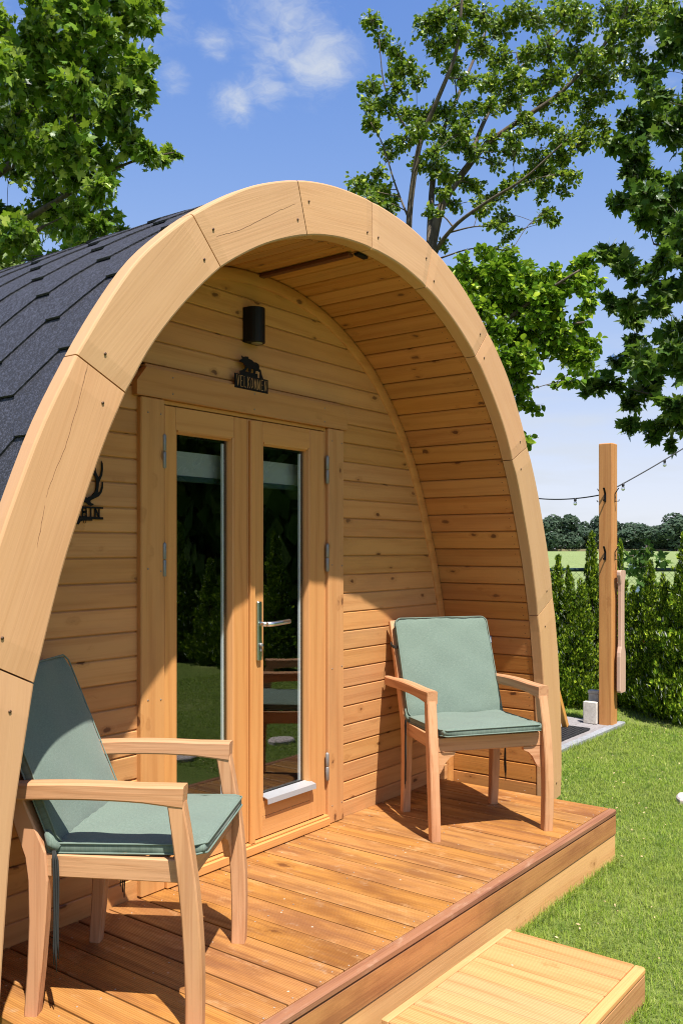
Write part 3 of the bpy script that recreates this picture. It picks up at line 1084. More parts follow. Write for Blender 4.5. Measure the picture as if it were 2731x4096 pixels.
# ---- door leaves
def door_leaf(x0, x1, gx0, gx1, hinge_x, handle):
    YD = YW - .012            # leaf face
    YK = YW + .035
    leaf = link('door', None, pod, Matrix.Translation(((x0 + x1) / 2, YD, .3)))
    zb, zt = .302, 2.018
    gz0, gz1 = .462, 1.922
    wbox('door_stile', (x0, YD, zb), (gx0 - .012, YK, zt), .002, M_door, leaf, 'z')
    wbox('door_stile', (gx1 + .012, YD, zb), (x1, YK, zt), .002, M_door, leaf, 'z')
    wbox('door_rail', (gx0 - .0115, YD + .0008, gz1 + .012), (gx1 + .0115, YK, zt), .001, M_door, leaf)
    wbox('door_rail', (gx0 - .0115, YD + .0008, zb), (gx1 + .0115, YK, .385), .001, M_door, leaf)
    wbox('door_rail', (gx0 - .0115, YD + .0008, .3862), (gx1 + .0115, YK, gz0 - .012), .001, M_door, leaf)
    # glazing bead, sloping to the pane
    for nm, P in (('glazing_bead', 0), ('glazing_bead', 1), ('glazing_bead', 2), ('glazing_bead', 3)):
        mb = MB()
        if P < 2:
            xa, xb = ((gx0 - .012, gx0 + .001) if P == 0 else (gx1 + .012, gx1 - .001))
            mb.prism([(xa, YD + .002), (xa + (xb - xa) * .45, YD + .003), (xb, YD + .022), (xb, YK - .002), (xa, YK - .002)], gz0 - .011, gz1 + .011, lambda a, b, t: Vector((a, b, t)))
            fr = frame(((xa + xb) / 2, YD, 1.2), (0, 0, 1), (0, -1, 0))
        else:
            za, zc = ((gz0 - .012, gz0 + .001) if P == 2 else (gz1 + .012, gz1 - .001))
            mb.prism([(za, YD + .002), (za + (zc - za) * .45, YD + .003), (zc, YD + .022), (zc, YK - .002), (za, YK - .002)], gx0 - .0005, gx1 + .0005, lambda a, b, t: Vector((t, b, a)))
            fr = frame(((gx0 + gx1) / 2, YD, za), (1, 0, 0), (0, -1, 0))
        part(nm, mb, M_door, leaf, fr)
    # sealed glazing: pane, spacer bar, gasket
    wbox('glass_pane', (gx0 - .004, YD + .0245, gz0 - .004), (gx1 + .004, YD + .0285, gz1 + .004), 0, M_glass, leaf)
    for (a, b, c, d_) in ((gx1 - .024, gx1 - .014, gz0 + .014, gz1 - .012),):
        wbox('spacer_bar', (a, YD + .031, c), (b, YD + .041, d_), .001, M_spacer, leaf, 'z')
    mb = MB()
    mb.box((gx1 - .006, YD + .0345, (gz0 + gz1) / 2), (.012, .006, gz1 - gz0))
    mb.box((gx0 + .005, YD + .0345, (gz0 + gz1) / 2), (.010, .006, gz1 - gz0 - .002))
    mb.box(((gx0 + gx1) / 2, YD + .0345, gz0 + .005), (gx1 - gx0 - .022, .006, .010))
    mb.box(((gx0 + gx1) / 2, YD + .0345, gz1 - .005), (gx1 - gx0 - .022, .006, .010))
    part('gasket', mb, M_gasket, leaf)
    # aluminium drip sill
    mb = MB()
    mb.prism([(YD + .02, .474), (YD - .026, .462), (YD - .028, .440), (YD - .025, .440), (YD - .023, .459), (YD + .02, .470)], gx0 - .010, gx1 + .022, lambda a, b, t: Vector((t, a, b)))
    part('drip_sill', mb, M_alusill, leaf)
    for z0 in (1.786, 1.391, .452):
        mb = MB()
        r = .0085
        for za, zc in ((z0, z0 + .0605), (z0 + .062, z0 + .122)):
            mb.lathe([(r * .8, 0), (r, .003), (r, zc - za - .003), (r * .8, zc - za)], 14, Matrix.Translation((hinge_x, YD - .010, za)))
        mb.lathe([(.003, -.004), (.003, .126)], 8, Matrix.Translation((hinge_x, YD - .010, z0)))
        part('hinge', mb, M_zinc, leaf)
    if handle:
        wbox('handle_plate', (2.7445, YD - .014, 1.034), (2.770, YD - .0002, 1.276), .003, M_plate, leaf, 'z')
        mb = MB()
        mb.tube([(2.757, YD - .014, 1.185), (2.757, YD - .048, 1.185)], .0095, 12)
        mb.tube([(2.757, YD - .048, 1.185), (2.765, YD - .056, 1.185), (2.785, YD - .060, 1.185), (2.83, YD - .061, 1.187), (2.885, YD - .061, 1.190)], [.0095, .0105, .0105, .010, .010], 12)
        part('door_lever', mb, M_alu, leaf)
        mb = MB()
        mb.lathe([(.009, 0), (.009, .006), (.0075, .009), (.0055, .0095)], 14, Matrix.Translation((2.758, YD - .014, 1.098)) @ Matrix.Rotation(R(90), 4, 'X'))
        mb.box((2.758, YD - .0165, 1.082), (.008, .005, .022), .0015)
        part('lock_cylinder', mb, M_zinc, leaf)
        wbox('astragal', (2.700, YD - .016, .296), (2.727, YD - .0003, 2.012), .003, M_door, leaf, 'z')
    return leaf


door_leaf(2.2545, 2.695, 2.322, 2.606, 2.243, False)
door_leaf(2.6975, 3.1975, 2.800, 3.083, 3.206, True)
# a room behind the glass, its dimness put into near-black colour, with a roller blind rolled most of the way up
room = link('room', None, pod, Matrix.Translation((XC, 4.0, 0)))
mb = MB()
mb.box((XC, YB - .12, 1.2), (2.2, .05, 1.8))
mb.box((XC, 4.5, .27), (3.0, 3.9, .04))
part('room_shell', mb, M_unlit, room)
wbox('roller_blind', (2.30, YW + .075, 1.775), (3.12, YW + .079, 1.868), 0, M_blind, room)
wbox('blind_bar', (2.30, YW + .070, 1.752), (3.12, YW + .085, 1.774), .003, plain("blind_bar", (.02, .05, .045), .4), room)

# ---- roof shell and hexagonal shingles
roof = link('roof', None, pod, Matrix.Translation((XC, YA, 0)))
mb = MB()
vs, fs = [], []
n = 90
for j in range(n + 1):
    s = -OU_LEN + 2 * OU_LEN * j / n
    p, d, nr = pt(OUs, OU_LEN, s if abs(s) > 1e-6 else 1e-6, -.022)
    for y in (YA, YB):
        vs.append(p + Vector((XC, y, 0)))
for j in range(n):
    a = 2 * j
    fs.append((a, a + 1, a + 3, a + 2))
mb.add(vs, fs, 0, True)
bk = [2 * j + 1 for j in range(n + 1)]
mb.f.append(tuple(bk)); mb.mi.append(0); mb.sm.append(False)
part('roof_shell', mb, M_felt, roof)

SB, SS, SE = .066, .101, .142       # flat edge, slanted run along the ridge, course height
tiles = []
rows = int(OU_LEN / SE) + 1
for sg in (-1, 1):
    for r_ in range(rows):
        for q in range(0, 30):
            yc = YA + .03 + q * 2 * (SB + SS) + (SB + SS) * (r_ % 2)
            if yc - SB / 2 - SS > YB:
                continue
            tiles.append((sg, r_, yc))


def tile_mesh(sg, r_, yc):
    """hexagon lying on the curved roof; s measured from the apex"""
    sl = (r_ + 1) * SE + .03          # lower edge
    L = OU_LEN - .004
    lift0, lift1 = -.004, -.0135
    rowsP = [(sl, SB / 2, lift0), (sl - SE * .5, SB / 2 + SS * .5, (lift0 * .75 + lift1 * .25)), (sl - SE, SB / 2 + SS, (lift0 + lift1) / 2), (sl - SE * 1.5, SB / 2 + SS * .5, lift1 * .8 + lift0 * .2), (sl - 2 * SE, SB / 2, lift1)]
    top, bot = [], []
    for s, hw, off in rowsP:
        s = max(min(s, L), -.02)
        p, d, nr = pt(OUs, OU_LEN, sg * max(s, 1e-4), off)
        for e in (-1, 1):
            y = min(max(yc + e * hw, YA + .0005), YB)
            top.append(p + Vector((XC, y, 0)))
            bot.append(p - nr * .0068 + Vector((XC, y, 0)))
    return top, bot


def tile_faces():
    f = []
    for j in range(4):
        a = 2 * j
        f.append((a, a + 1, a + 3, a + 2))
    nb_ = 10
    ring = [0, 1, 3, 5, 7, 9, 8, 6, 4, 2]
    for i in range(10):
        a, b = ring[i], ring[(i + 1) % 10]
        f.append((a, b, b + nb_, a + nb_))
    return f


TF = tile_faces()


def vis_rank(t):
    sg, r_, yc = t
    if sg > 0 and r_ > 3:
        return 1e9
    p, d, nr = pt(OUs, OU_LEN, sg * (r_ + .5) * SE, 0)
    w = p + Vector((XC, yc, 0)) - Vector((0, 0, CAM_Z))
    dep = w.dot(CF)
    if dep < .2 or p.z < .9:
        return 1e8
    u = w.dot(CR) / dep
    if u < -.45:
        return 1e7 + dep
    return dep


tiles.sort(key=vis_rank)
rest = MB()
for i, t in enumerate(tiles):
    if t[1] * SE > OU_LEN:
        continue
    top, bot = tile_mesh(*t)
    if i < 290 and vis_rank(t) < 1e7:
        mb = MB().add(top + bot, TF)
        c = sum(top, Vector()) / len(top)
        part('shingle', mb, M_shingle, roof, Matrix.Translation(c))
    else:
        rest.add(top + bot, TF)
ro = part('shingles', rest, M_shingle, roof)
ro['kind'] = 'stuff'
# ridge and outer skirt hidden behind the arch are closed by the shell; underside joists
mb = MB()
for x in (-1.2, 0, 1.2):
    mb.box((XC + x, (YW + YB) / 2 + .05, .075), (.12, YB - YW - .1, .15))
part('skid', mb, M_larch, pod)

# ------------------------------------------------------------------ wall lamp and signs
lamp = root('wall_lamp', 'black half-round wall lamp above the welcome sign', 'lamp', (2.722, YW, 2.32))
mb = MB()
pf = [(2.6805, YW - .0002), (2.6805, YW - .022)]
for a in np.linspace(180, 360, 13):
    pf.append((2.722 + .0415 * math.cos(R(a)), YW - .026 + .044 * math.sin(R(a))))
pf += [(2.7635, YW - .022), (2.7635, YW - .0002)]
mb.prism(pf, 2.328, 2.468, lambda a, b, t: Vector((a, b, t)))
part('lamp_housing', mb, M_blackmetal, lamp)
mb = MB()
mb.lathe([(.024, 0), (.022, -.003)], 16, Matrix.Translation((2.725, YW - .036, 2.3278)))
part('lamp_lens', mb, plain("lamp_lens", (.22, .18, .12), .3), lamp)

GLYPH = {
    'V': [((0, 1), (.5, 0)), ((.5, 0), (1, 1))],
    'E': [((.12, 0), (.12, 1)), ((.12, 0), (.95, 0)), ((.12, .52), (.75, .52)), ((.12, 1), (.95, 1))],
    'L': [((.12, 0), (.12, 1)), ((.12, 0), (.95, 0))],
    'K': [((.12, 0), (.12, 1)), ((.12, .45), (.95, 1)), ((.3, .58), (1, 0))],
    'O': [((.5, 0), (.12, .25)), ((.12, .25), (.12, .75)), ((.12, .75), (.5, 1)), ((.5, 1), (.88, .75)), ((.88, .75), (.88, .25)), ((.88, .25), (.5, 0))],
    'M': [((.05, 0), (.1, 1)), ((.1, 1), (.5, .05)), ((.5, .05), (.9, 1)), ((.9, 1), (.95, 0))],
    'N': [((.1, 0), (.1, 1)), ((.1, 1), (.9, 0)), ((.9, 0), (.9, 1))],
    'C': [((.95, .85), (.55, 1)), ((.55, 1), (.12, .75)), ((.12, .75), (.12, .25)), ((.12, .25), (.55, 0)), ((.55, 0), (.95, .15))],
    'A': [((0, 0), (.5, 1)), ((.5, 1), (1, 0)), ((.22, .35), (.78, .35))],
    'B': [((.12, 0), (.12, 1)), ((.12, 1), (.8, .95)), ((.8, .95), (.85, .6)), ((.85, .6), (.12, .52)), ((.85, .45), (.12, .52)), ((.85, .45), (.88, .08)), ((.88, .08), (.12, 0))],
    'I': [((.5, 0), (.5, 1))],
}
SERIF = {'V': [(0, 1), (1, 1)], 'E': [], 'L': [(.12, 1)], 'K': [(.12, 0), (.12, 1), (.95, 1), (1, 0)], 'M': [(.05, 0), (.95, 0)], 'N': [(.1, 0), (.9, 1)], 'A': [(0, 0), (1, 0)], 'I': [(.5, 0), (.5, 1)], 'B': [], 'C': [], 'O': []}


def glyph(ch, x, z, w, h, y, stroke, dep):
    mb = MB()
    for (a, b) in GLYPH[ch]:
        p, q = Vector((x + a[0] * w, y, z + a[1] * h)), Vector((x + b[0] * w, y, z + b[1] * h))
        d = (q - p).normalized()
        mb.bar([p - d * stroke * .35, q + d * stroke * .35], stroke, dep, d.cross(Vector((0, 1, 0))), .0001)
    for (a, b) in SERIF[ch]:
        p = Vector((x + a * w, y - dep * .02, z + b * h))
        mb.bar([p - Vector((stroke * 1.3, 0, 0)), p + Vector((stroke * 1.3, 0, 0))], stroke * .7, dep, Vector((0, 0, 1)), .0001)
    return mb


MOOSE = [(2.64, 2.264), (2.651, 2.26), (2.662, 2.264), (2.68, 2.266), (2.681, 2.258), (2.699, 2.256), (2.712, 2.249), (2.727, 2.25), (2.742, 2.244), (2.745, 2.235), (2.743, 2.226), (2.753, 2.224), (2.756, 2.215), (2.761, 2.203), (2.769, 2.1895), (2.747, 2.1895), (2.748, 2.214), (2.734, 2.216), (2.724, 2.215), (2.719, 2.204), (2.71, 2.205), (2.71, 2.22), (2.696, 2.22), (2.695, 2.208), (2.693, 2.203), (2.677, 2.197), (2.683, 2.206), (2.68, 2.221), (2.674, 2.219), (2.663, 2.206), (2.665, 2.197), (2.664, 2.1895), (2.631, 2.1895), (2.631, 2.202), (2.643, 2.206), (2.655, 2.213), (2.666, 2.227), (2.655, 2.228), (2.649, 2.236), (2.64, 2.237), (2.631, 2.238), (2.63, 2.244), (2.645, 2.252)]
sgn = root('welcome_sign', 'black metal moose sign lettered VELKOMMEN above the door', 'sign', (2.70, YW, 2.13))
YS = YW - .030
wbox('sign_plate', (2.604, YS, 2.132), (2.800, YS + .003, 2.189), 0, M_black, sgn)
mb = MB()
mb.prism(MOOSE, YS + .0004, YS + .0026, lambda a, b, t: Vector((a + .003, t, b)))
mb.box((2.70, YS + .0015, 2.196), (.075, .0018, .016))
part('moose_silhouette', mb, M_black, sgn)
xs = np.linspace(2.615, 2.777, 9)
for ch, x in zip('VELKOMMEN', xs):
    part('letter', glyph(ch, x, 2.141, .0135, .042, YS - .0003, .0019, .0006), M_letter, sgn)
mb = MB()
mb.box((2.66, YS + .013, 2.15), (.008, .024, .008))
mb.box((2.75, YS + .013, 2.15), (.008, .024, .008))
part('standoff', mb, M_black, sgn)

ANT = [(1.974, 1.793), (1.98, 1.785), (1.981, 1.764), (1.978, 1.744), (1.97, 1.728), (1.965, 1.719), (1.962, 1.697), (1.959, 1.681), (1.97, 1.689), (1.976, 1.706), (1.977, 1.722), (1.981, 1.72), (1.981, 1.701), (1.975, 1.684), (1.964, 1.671), (1.944, 1.662), (1.931, 1.656), (1.928, 1.652), (1.932, 1.646), (1.941, 1.645), (1.942, 1.641), (1.932, 1.637), (1.921, 1.64), (1.911, 1.648), (1.895, 1.646), (1.886, 1.645), (1.892, 1.659), (1.905, 1.666), (1.918, 1.664), (1.937, 1.674), (1.951, 1.691), (1.953, 1.713), (1.951, 1.732), (1.942, 1.747), (1.939, 1.753), (1.949, 1.769), (1.952, 1.753), (1.962, 1.735), (1.97, 1.744), (1.975, 1.763)]
cs = root('antler_sign', 'black metal antler sign lettered CABIN half hidden by the arch', 'sign', (1.90, YW, 1.57))
YS2 = YW - .008
FN = lambda a, b, t: Vector((a, t, b))
for mir in (0, 1):
    poly = ANT if not mir else [(2 * 1.868 - a, b) for a, b in ANT][::-1]
    part('antler', MB().prism(poly, YS2, YS2 + .003, FN), M_black, cs)
mb = MB()
tree_poly = [(1.868, 1.70), (1.876, 1.685), (1.872, 1.685), (1.884, 1.672), (1.878, 1.672), (1.893, 1.658), (1.886, 1.658), (1.893, 1.645), (1.843, 1.645), (1.85, 1.658), (1.843, 1.658), (1.858, 1.672), (1.852, 1.672), (1.864, 1.685), (1.860, 1.685)]
mb.prism(tree_poly, YS2 + .0003, YS2 + .0027, FN)
part('fir_tree_cutout', mb, M_black, cs)
mb = MB()
mb.box((1.868, YS2 + .0015, 1.6315), (.228, .0026, .006))
mb.box((1.868, YS2 + .0015, 1.596), (.228, .0026, .008))
part('sign_bar', mb, M_black, cs)
for ch, x in zip('CABIN', (1.787, 1.823, 1.857, 1.891, 1.922)):
    xx = {'B': 1.895, 'I': 1.921, 'N': 1.947, 'A': 1.862, 'C': 1.83}[ch]
    part('letter', glyph(ch, xx, 1.599, .020, .031, YS2 + .0015, .0052, .0022), M_black, cs)
mb = MB()
rifle = [(1.982, 1.5915), (1.937, 1.5915), (1.937, 1.587), (1.915, 1.5865), (1.897, 1.586), (1.889, 1.583), (1.882, 1.573), (1.866, 1.574), (1.83, 1.566), (1.80, 1.566), (1.80, 1.582), (1.85, 1.588), (1.873, 1.5915)]
mb.prism(rifle, YS2 + .0004, YS2 + .0026, FN)
mb.tube([(1.912, YS2 + .0015, 1.587), (1.909, YS2 + .0015, 1.579), (1.903, YS2 + .0015, 1.578), (1.901, YS2 + .0015, 1.586)], .0011, 6)
part('rifle_silhouette', mb, M_black, cs)

# ------------------------------------------------------------------ deck
DZ = .25
YDF = 1.565
DX0, DX1 = 1.35, 4.238
deck = root('porch_deck', 'brown stained timber deck of ribbed boards in front of the pod', 'deck', ((DX0 + DX1) / 2, 2.0, 0))
DP = .1275
x = 3.155 - 15 * DP
while x < DX1 - .03:
    xa, xb = max(x, DX0), min(x + DP, DX1)
    if xb - xa > .03:
        zz = random.uniform(-.0012, .0008)
        wbox('deck_board', (xa + .0034, YDF + .0405, DZ - .026 + zz), (xb - .0034, YW - .002, DZ + zz), .0022, M_deck, deck, 'y')
    x += DP
wbox('deck_edge_trim', (DX0, YDF, DZ - .026), (DX1, YDF + .0395, DZ + .0005), .006, M_trim, deck)
wbox('fascia_board', (DX0, YDF + .002, .132), (DX1 - .001, YDF + .028, DZ - .0268), .003, M_fascia, deck)
wbox('lower_fascia_board', (DX0, YDF + .0055, .005), (DX1 - .002, YDF + .033, .1312), .003, M_larch, deck)
wbox('side_fascia_board', (DX1 - .027, YDF + .041, .005), (DX1 - .003, YW - .01, DZ - .0268), .003, M_fascia, deck, 'y')
mb = MB()
for yy in (1.75, 2.05, 2.4):
    mb.box(((DX0 + DX1) / 2 - .02, yy, .11), (DX1 - DX0 - .1, .045, .22))
part('joist', mb, M_unlit, deck)
# nail heads and droplets of spilt paint stay on the boards
mb = MB()
for i in range(28):
    xx = 3.155 - 14 * DP + i * DP / 1.0
    if xx > DX1:
        break
    for yy in (YDF + .055, 2.05, 2.44):
        for o_ in (.03, .097):
            mb.lathe([(.0028, 0), (.0024, .0010)], 8, Matrix.Translation((xx + o_ + random.uniform(-.006, .006), yy + random.uniform(-.012, .012), DZ + .0002)))
no = part('nail_heads', mb, M_nail, deck)
no['kind'] = 'stuff'

# ------------------------------------------------------------------ step
SX0, SX1, SY0, SY1, SZ = 2.175, 2.967, .998, 1.503, .121
step = root('timber_step', 'low pale larch step box on the lawn in front of the deck', 'step', ((SX0 + SX1) / 2, (SY0 + SY1) / 2, 0))
nst = 6
sp = (SX1 - SX0) / nst
for i in range(nst):
    wbox('step_board', (SX0 + i * sp + .0018, SY0 + .038, SZ - .024), (SX0 + (i + 1) * sp - .0018, SY1 - .026, SZ + random.uniform(-.0005, .0008)), .003, M_step, step, 'y')
wbox('step_edge_trim', (SX0, SY0, SZ - .024), (SX1, SY0 + .037, SZ + .001), .006, M_step_plain, step)
wbox('step_back_trim', (SX0, SY1 - .025, SZ - .026), (SX1, SY1, SZ + .0015), .003, M_step_plain, step)
wbox('step_riser', (SX0, SY0 + .002, .004), (SX1, SY0 + .024, SZ - .0248), .003, M_step, step)
wbox('step_side_board', (SX1 - .026, SY0 + .025, .004), (SX1 - .002, SY1 - .001, SZ - .0265), .003, M_larch, step, 'y')
wbox('step_side_board', (SX0 + .002, SY0 + .025, .004), (SX0 + .026, SY1 - .001, SZ - .0265), .003, M_larch, step, 'y')


# ------------------------------------------------------------------ chairs
def superpad(w, d, t, nx=26, ny=26, puff=.008, seed=0, bend=0.):
    """thin boxed cushion, own axes: x width, y depth, z thickness"""
    r = np.random.default_rng(seed)
    ph = r.uniform(0, 6.28, 8)
    mb = MB()
    us = np.sin(np.linspace(-1, 1, nx + 1) * math.pi / 2)
    vs_ = np.sin(np.linspace(-1, 1, ny + 1) * math.pi / 2)
    V, F = [], []
    for sgn_ in (1, -1):
        for v in vs_:
            for u in us:
                e = (.62 + .38 * max(0., 1 - abs(u) ** 12) ** .5) * (.62 + .38 * max(0., 1 - abs(v) ** 12) ** .5)
                e = max(e, .62)
                cr = .06
                x_ = u * w / 2 * (1 - .02 * abs(v) ** 14)
                y_ = v * d / 2 * (1 - .02 * abs(u) ** 14)
                wr = .0030 * math.sin(u * 6 + ph[0] + 2 * v) * math.sin(v * 5 + ph[1]) + .0030 * math.sin(5 * u - 8 * v + ph[2]) * abs(v) ** 2 + .0020 * math.sin(23 * u + ph[3]) * abs(v) ** 5 + .0020 * math.sin(19 * v + ph[4]) * abs(u) ** 5
                z_ = sgn_ * (t / 2 * e + puff * (1 - u * u) * (1 - v * v)) + wr * e
                z_ += bend * (abs(v) ** 2)
                V.append((x_, y_, z_))
    m = (nx + 1) * (ny + 1)
    for j in range(ny):
        for i in range(nx):
            a = j * (nx + 1) + i
            F.append((a, a + 1, a + nx + 2, a + nx + 1))
            F.append((m + a, m + a + nx + 1, m + a + nx + 2, m + a + 1))
    for j in range(ny):
        for i in (0, nx):
            a, b = j * (nx + 1) + i, (j + 1) * (nx + 1) + i
            F.append((a, b, m + b, m + a) if i == 0 else (a, m + a, m + b, b))
    for i in range(nx):
        for j in (0, ny):
            a, b = j * (nx + 1) + i, j * (nx + 1) + i + 1
            F.append((a, m + a, m + b, b) if j == 0 else (a, b, m + b, m + a))
    mb.add(V, F, 0, True)
    return mb


def pad_rim(w, d, z, r=.0032):
    pts_ = []
    c = .028
    for (sx, sy, a0) in ((1, 1, 0), (-1, 1, 90), (-1, -1, 180), (1, -1, 270)):
        for a in np.linspace(a0, a0 + 90, 6):
            pts_.append(Vector((sx * (w / 2 - c) + c * math.cos(R(a)), sy * (d / 2 - c) + c * math.sin(R(a)), z + .0015 * math.sin(a * .07 + sx))))
    pts_.append(pts_[0])
    return MB().tube(pts_, r, 7, 0, False)


def local_part(name, mb, mats, parent, fr):
    """geometry already in the axes of fr (relative to the parent)"""
    me = make_mesh(name, mb, mats)
    o = bpy.data.objects.new(name, me)
    COL.objects.link(o)
    o.parent = parent
    o.matrix_basis = fr
    return o


def rel_part(name, mb, mats, parent, fr):
    """geometry in the parent's axes, re-based on fr"""
    me = make_mesh(name, mb, mats, fr.inverted())
    o = bpy.data.objects.new(name, me)
    COL.objects.link(o)
    o.parent = parent
    o.matrix_basis = fr
    return o


def make_chair(label, loc, rz):
    t = root('garden_armchair', label, 'armchair', loc, 'teak armchairs on the deck', rz)
    for s in (-1, 1):
        # front leg, gently bowed
        zs = np.linspace(0, .585, 9)
        pts_ = [Vector((s * (.266 + .006 * math.sin(z / .6 * 3.14)), -.212 + .050 * (z / .6) ** 1.2 - .015 * math.sin(z / .6 * 3.14), z)) for z in zs]
        mb = MB().bar(pts_, [.042] * 9, [.043 + .005 * math.sin(z / .6 * 3.14) for z in zs], (1, 0, 0), .004)
        rel_part('front_leg', mb, M_teak, t, frame((s * .275, -.22, .3), (0, 0, 1), (0, -1, 0)))
        # rear leg running up into the back post
        ks = [(0, .240), (.12, .229), (.25, .221), (.36, .219), (.43, .226), (.52, .262), (.66, .318), (.80, .376), (.885, .412)]
        hs = [.036, .040, .046, .055, .060, .052, .042, .034, .028]
        pts_ = [Vector((s * .228, y, z)) for z, y in ks]
        mb = MB().bar(pts_, [.040] * 9, hs, (1, 0, 0), .004)
        rel_part('rear_leg', mb, M_teak, t, frame((s * .228, .25, .4), (0, 0, 1), (0, -1, 0)))
        # arm, arched, mitred flush with the front leg
        ys = np.linspace(-.186, .392, 12)
        pts_ = []
        for y in ys:
            f = (y + .186) / .578
            pts_.append(Vector((s * (.266 + .006 * math.sin(f * 3.14) - .012 * f), y, 0.603 + .010 * math.sin(min(1, f * 1.12) * 3.14) - .003 * f)))
        mb = MB().bar(pts_, .048, [.044 + .014 * max(0, 1 - f * 5) for f in np.linspace(0, 1, 12)], (1, 0, 0), .005)
        rel_part('armrest', mb, M_teak, t, frame((s * .275, .08, .63), (0, 1, 0)))
        mb = MB().bar([(s * .2435, -.182, .402), (s * .229, .20, .402)], .024, .060, (1, 0, 0), .003)
        rel_part('side_rail', mb, M_teak, t, frame((s * .24, 0, .4), (0, 1, 0)))
        # curved corner bracket under the front rail
        poly = [(0, 0)] + [(.085 - .085 * math.sin(R(a)) * .86, -.105 + .105 * math.cos(R(a)) * .86 + .0) for a in np.linspace(0, 90, 7)]
        poly = [(0, 0), (.082, 0), (.078, -.014), (.056, -.024), (.036, -.044), (.024, -.068), (.012, -.088), (0, -.096)]
        mb = MB().prism(poly, -.1935, -.1715, lambda a, b, tt, s=s: Vector((s * (.2437 - a), tt, .3685 + b)))
        rel_part('corner_bracket', mb, M_teak, t, frame((s * .23, -.205, .33), (1, 0, 0)))
    mb = MB().bar([(-.2435, -.182, .400), (.2435, -.182, .400)], .026, .062, (0, 1, 0), .003)
    rel_part('front_rail', mb, M_teak, t, frame((0, -.205, .4), (1, 0, 0)))
    mb = MB().bar([(-.2075, .228, .400), (.2075, .228, .400)], .024, .06, (0, 1, 0), .003)
    rel_part('rear_rail', mb, M_teak, t, frame((0, .228, .4), (1, 0, 0)))
    for i in range(6):
        y = -.165 + i * .066
        mb = MB().box((0, y, .423), (.440 - i * .007, .054, .010), .003)
        rel_part('seat_slat', mb, M_teak, t, frame((0, y, .42), (1, 0, 0)))
    u = Vector((0, .154, .375)).normalized()
    for (z, h) in ((.865, .06), (.485, .045)):
        y = .226 + (z - .43) / .375 * .154
        mb = MB().bar([(-.2075, y, z), (.2075, y, z)], .022, h, Vector((0, 1, 0)) - u * u.y, .003)
        rel_part('back_rail', mb, M_teak, t, frame((0, y, z), (1, 0, 0)))
    for i in range(5):
        x_ = -.16 + i * .08
        p0 = Vector((x_, .226 + (.508 - .43) / .375 * .154, .508))
        p1 = Vector((x_, .226 + (.834 - .43) / .375 * .154, .834))
        mb = MB().bar([p0, p1], .042, .012, (1, 0, 0), .002)
        rel_part('back_slat', mb, M_teak, t, frame((p0 + p1) / 2, u, (0, -1, 0)))
    return t


def make_cushion(label, loc, rz, seed):
    t = root('chair_cushion', label, 'cushion', loc, 'sage green cushions on the armchairs', rz)
    base = Matrix.Translation((0, 0, .0))
    sw, sd, st_ = .474, .440, .036
    fs_ = Matrix.Translation((0, -.012, .4525)) @ Matrix.Rotation(R(-1.2), 4, 'X')
    local_part('seat_pad', superpad(sw, sd, st_, seed=seed, puff=.007), M_fabric, t, fs_)
    bw, bh = .478, .482
    tilt = 67.5
    fb = Matrix.Translation((0, .263, .677)) @ Matrix.Rotation(R(tilt), 4, 'X')
    local_part('back_pad', superpad(bw, bh, .034, seed=seed + 3, puff=.006, bend=-.004), M_fabric, t, fb)
    for (w_, d_, f_) in ((sw + .002, sd + .002, fs_), (bw + .002, bh + .002, fb)):
        for z_ in (.0125, -.0125):
            local_part('piping', pad_rim(w_, d_, z_, .0026), M_piping, t, f_)
    # gathered corner where the two pads meet
    for s in (-1, 1):
        mb = MB().tube([(s * .236, .165, .447), (s * .240, .185, .462), (s * .236, .195, .492)], [.012, .015, .010], 8)
        rel_part('corner_gather', mb, M_fabric, t, frame((s * .238, .18, .46), (1, 0, 0)))
        # tie cords hanging from the corner
        for q in range(3):
            o_ = (q - 1) * .0055
            L = .30 + .02 * math.sin(q * 2.1 + s)
            pts_ = [Vector((s * .252, .172 + o_ * .4, .445)), Vector((s * (.2555 + o_ * .2), .166 + o_, .42))]
            for zz in np.linspace(.38, .445 - L, 6):
                pts_.append(Vector((s * (.256 + .001 * math.sin(zz * 40 + q)), .164 + o_ + .0012 * math.sin(zz * 31 + q), zz)))
            rel_part('tie_cord', MB().tube(pts_, [.0028] * (len(pts_) - 1) + [.0016], 6), M_cord, t, frame((s * .256, .16, .3), (0, 0, 1)))
        # strap round the back post
        pts_ = [Vector((s * .236, .300, .770)), Vector((s * .252, .330, .768)), Vector((s * .256, .365, .775)), Vector((s * .240, .395, .79)), Vector((s * .21, .40, .79))]
        rel_part('strap', MB().bar(pts_, .014, .003, (0, .3, 1), .0005), M_cord, t, frame((s * .24, .35, .77), (0, 1, 0)))
    mb = MB().box((0, 0, 0), (.018, .002, .036), .0005)
    for i in range(4):
        mb.box((.002, -.0012, -.011 + i * .006), (.008, .0006, .0025), 0, None, 1)
    local_part('label_tag', mb, [M_tag, M_tagtext], t, Matrix.Translation((.247, .312, .792)) @ Matrix.Rotation(R(-12), 4, 'X'))
    return t


PL = (1.753, 2.032, DZ)
PR = (3.652, 2.026, DZ)
RL_, RR_ = R(31.4), R(-36.1)
make_chair('left teak armchair partly hidden behind the arch, facing across the door', PL, RL_)
make_chair('right teak armchair facing out from the corner of the porch', PR, RR_)
make_cushion('sage green cushion on the left armchair, its back crossed by the arch shadow', PL, RL_, 5)
make_cushion('sage green cushion on the right armchair, fully in the sun', PR, RR_, 11)

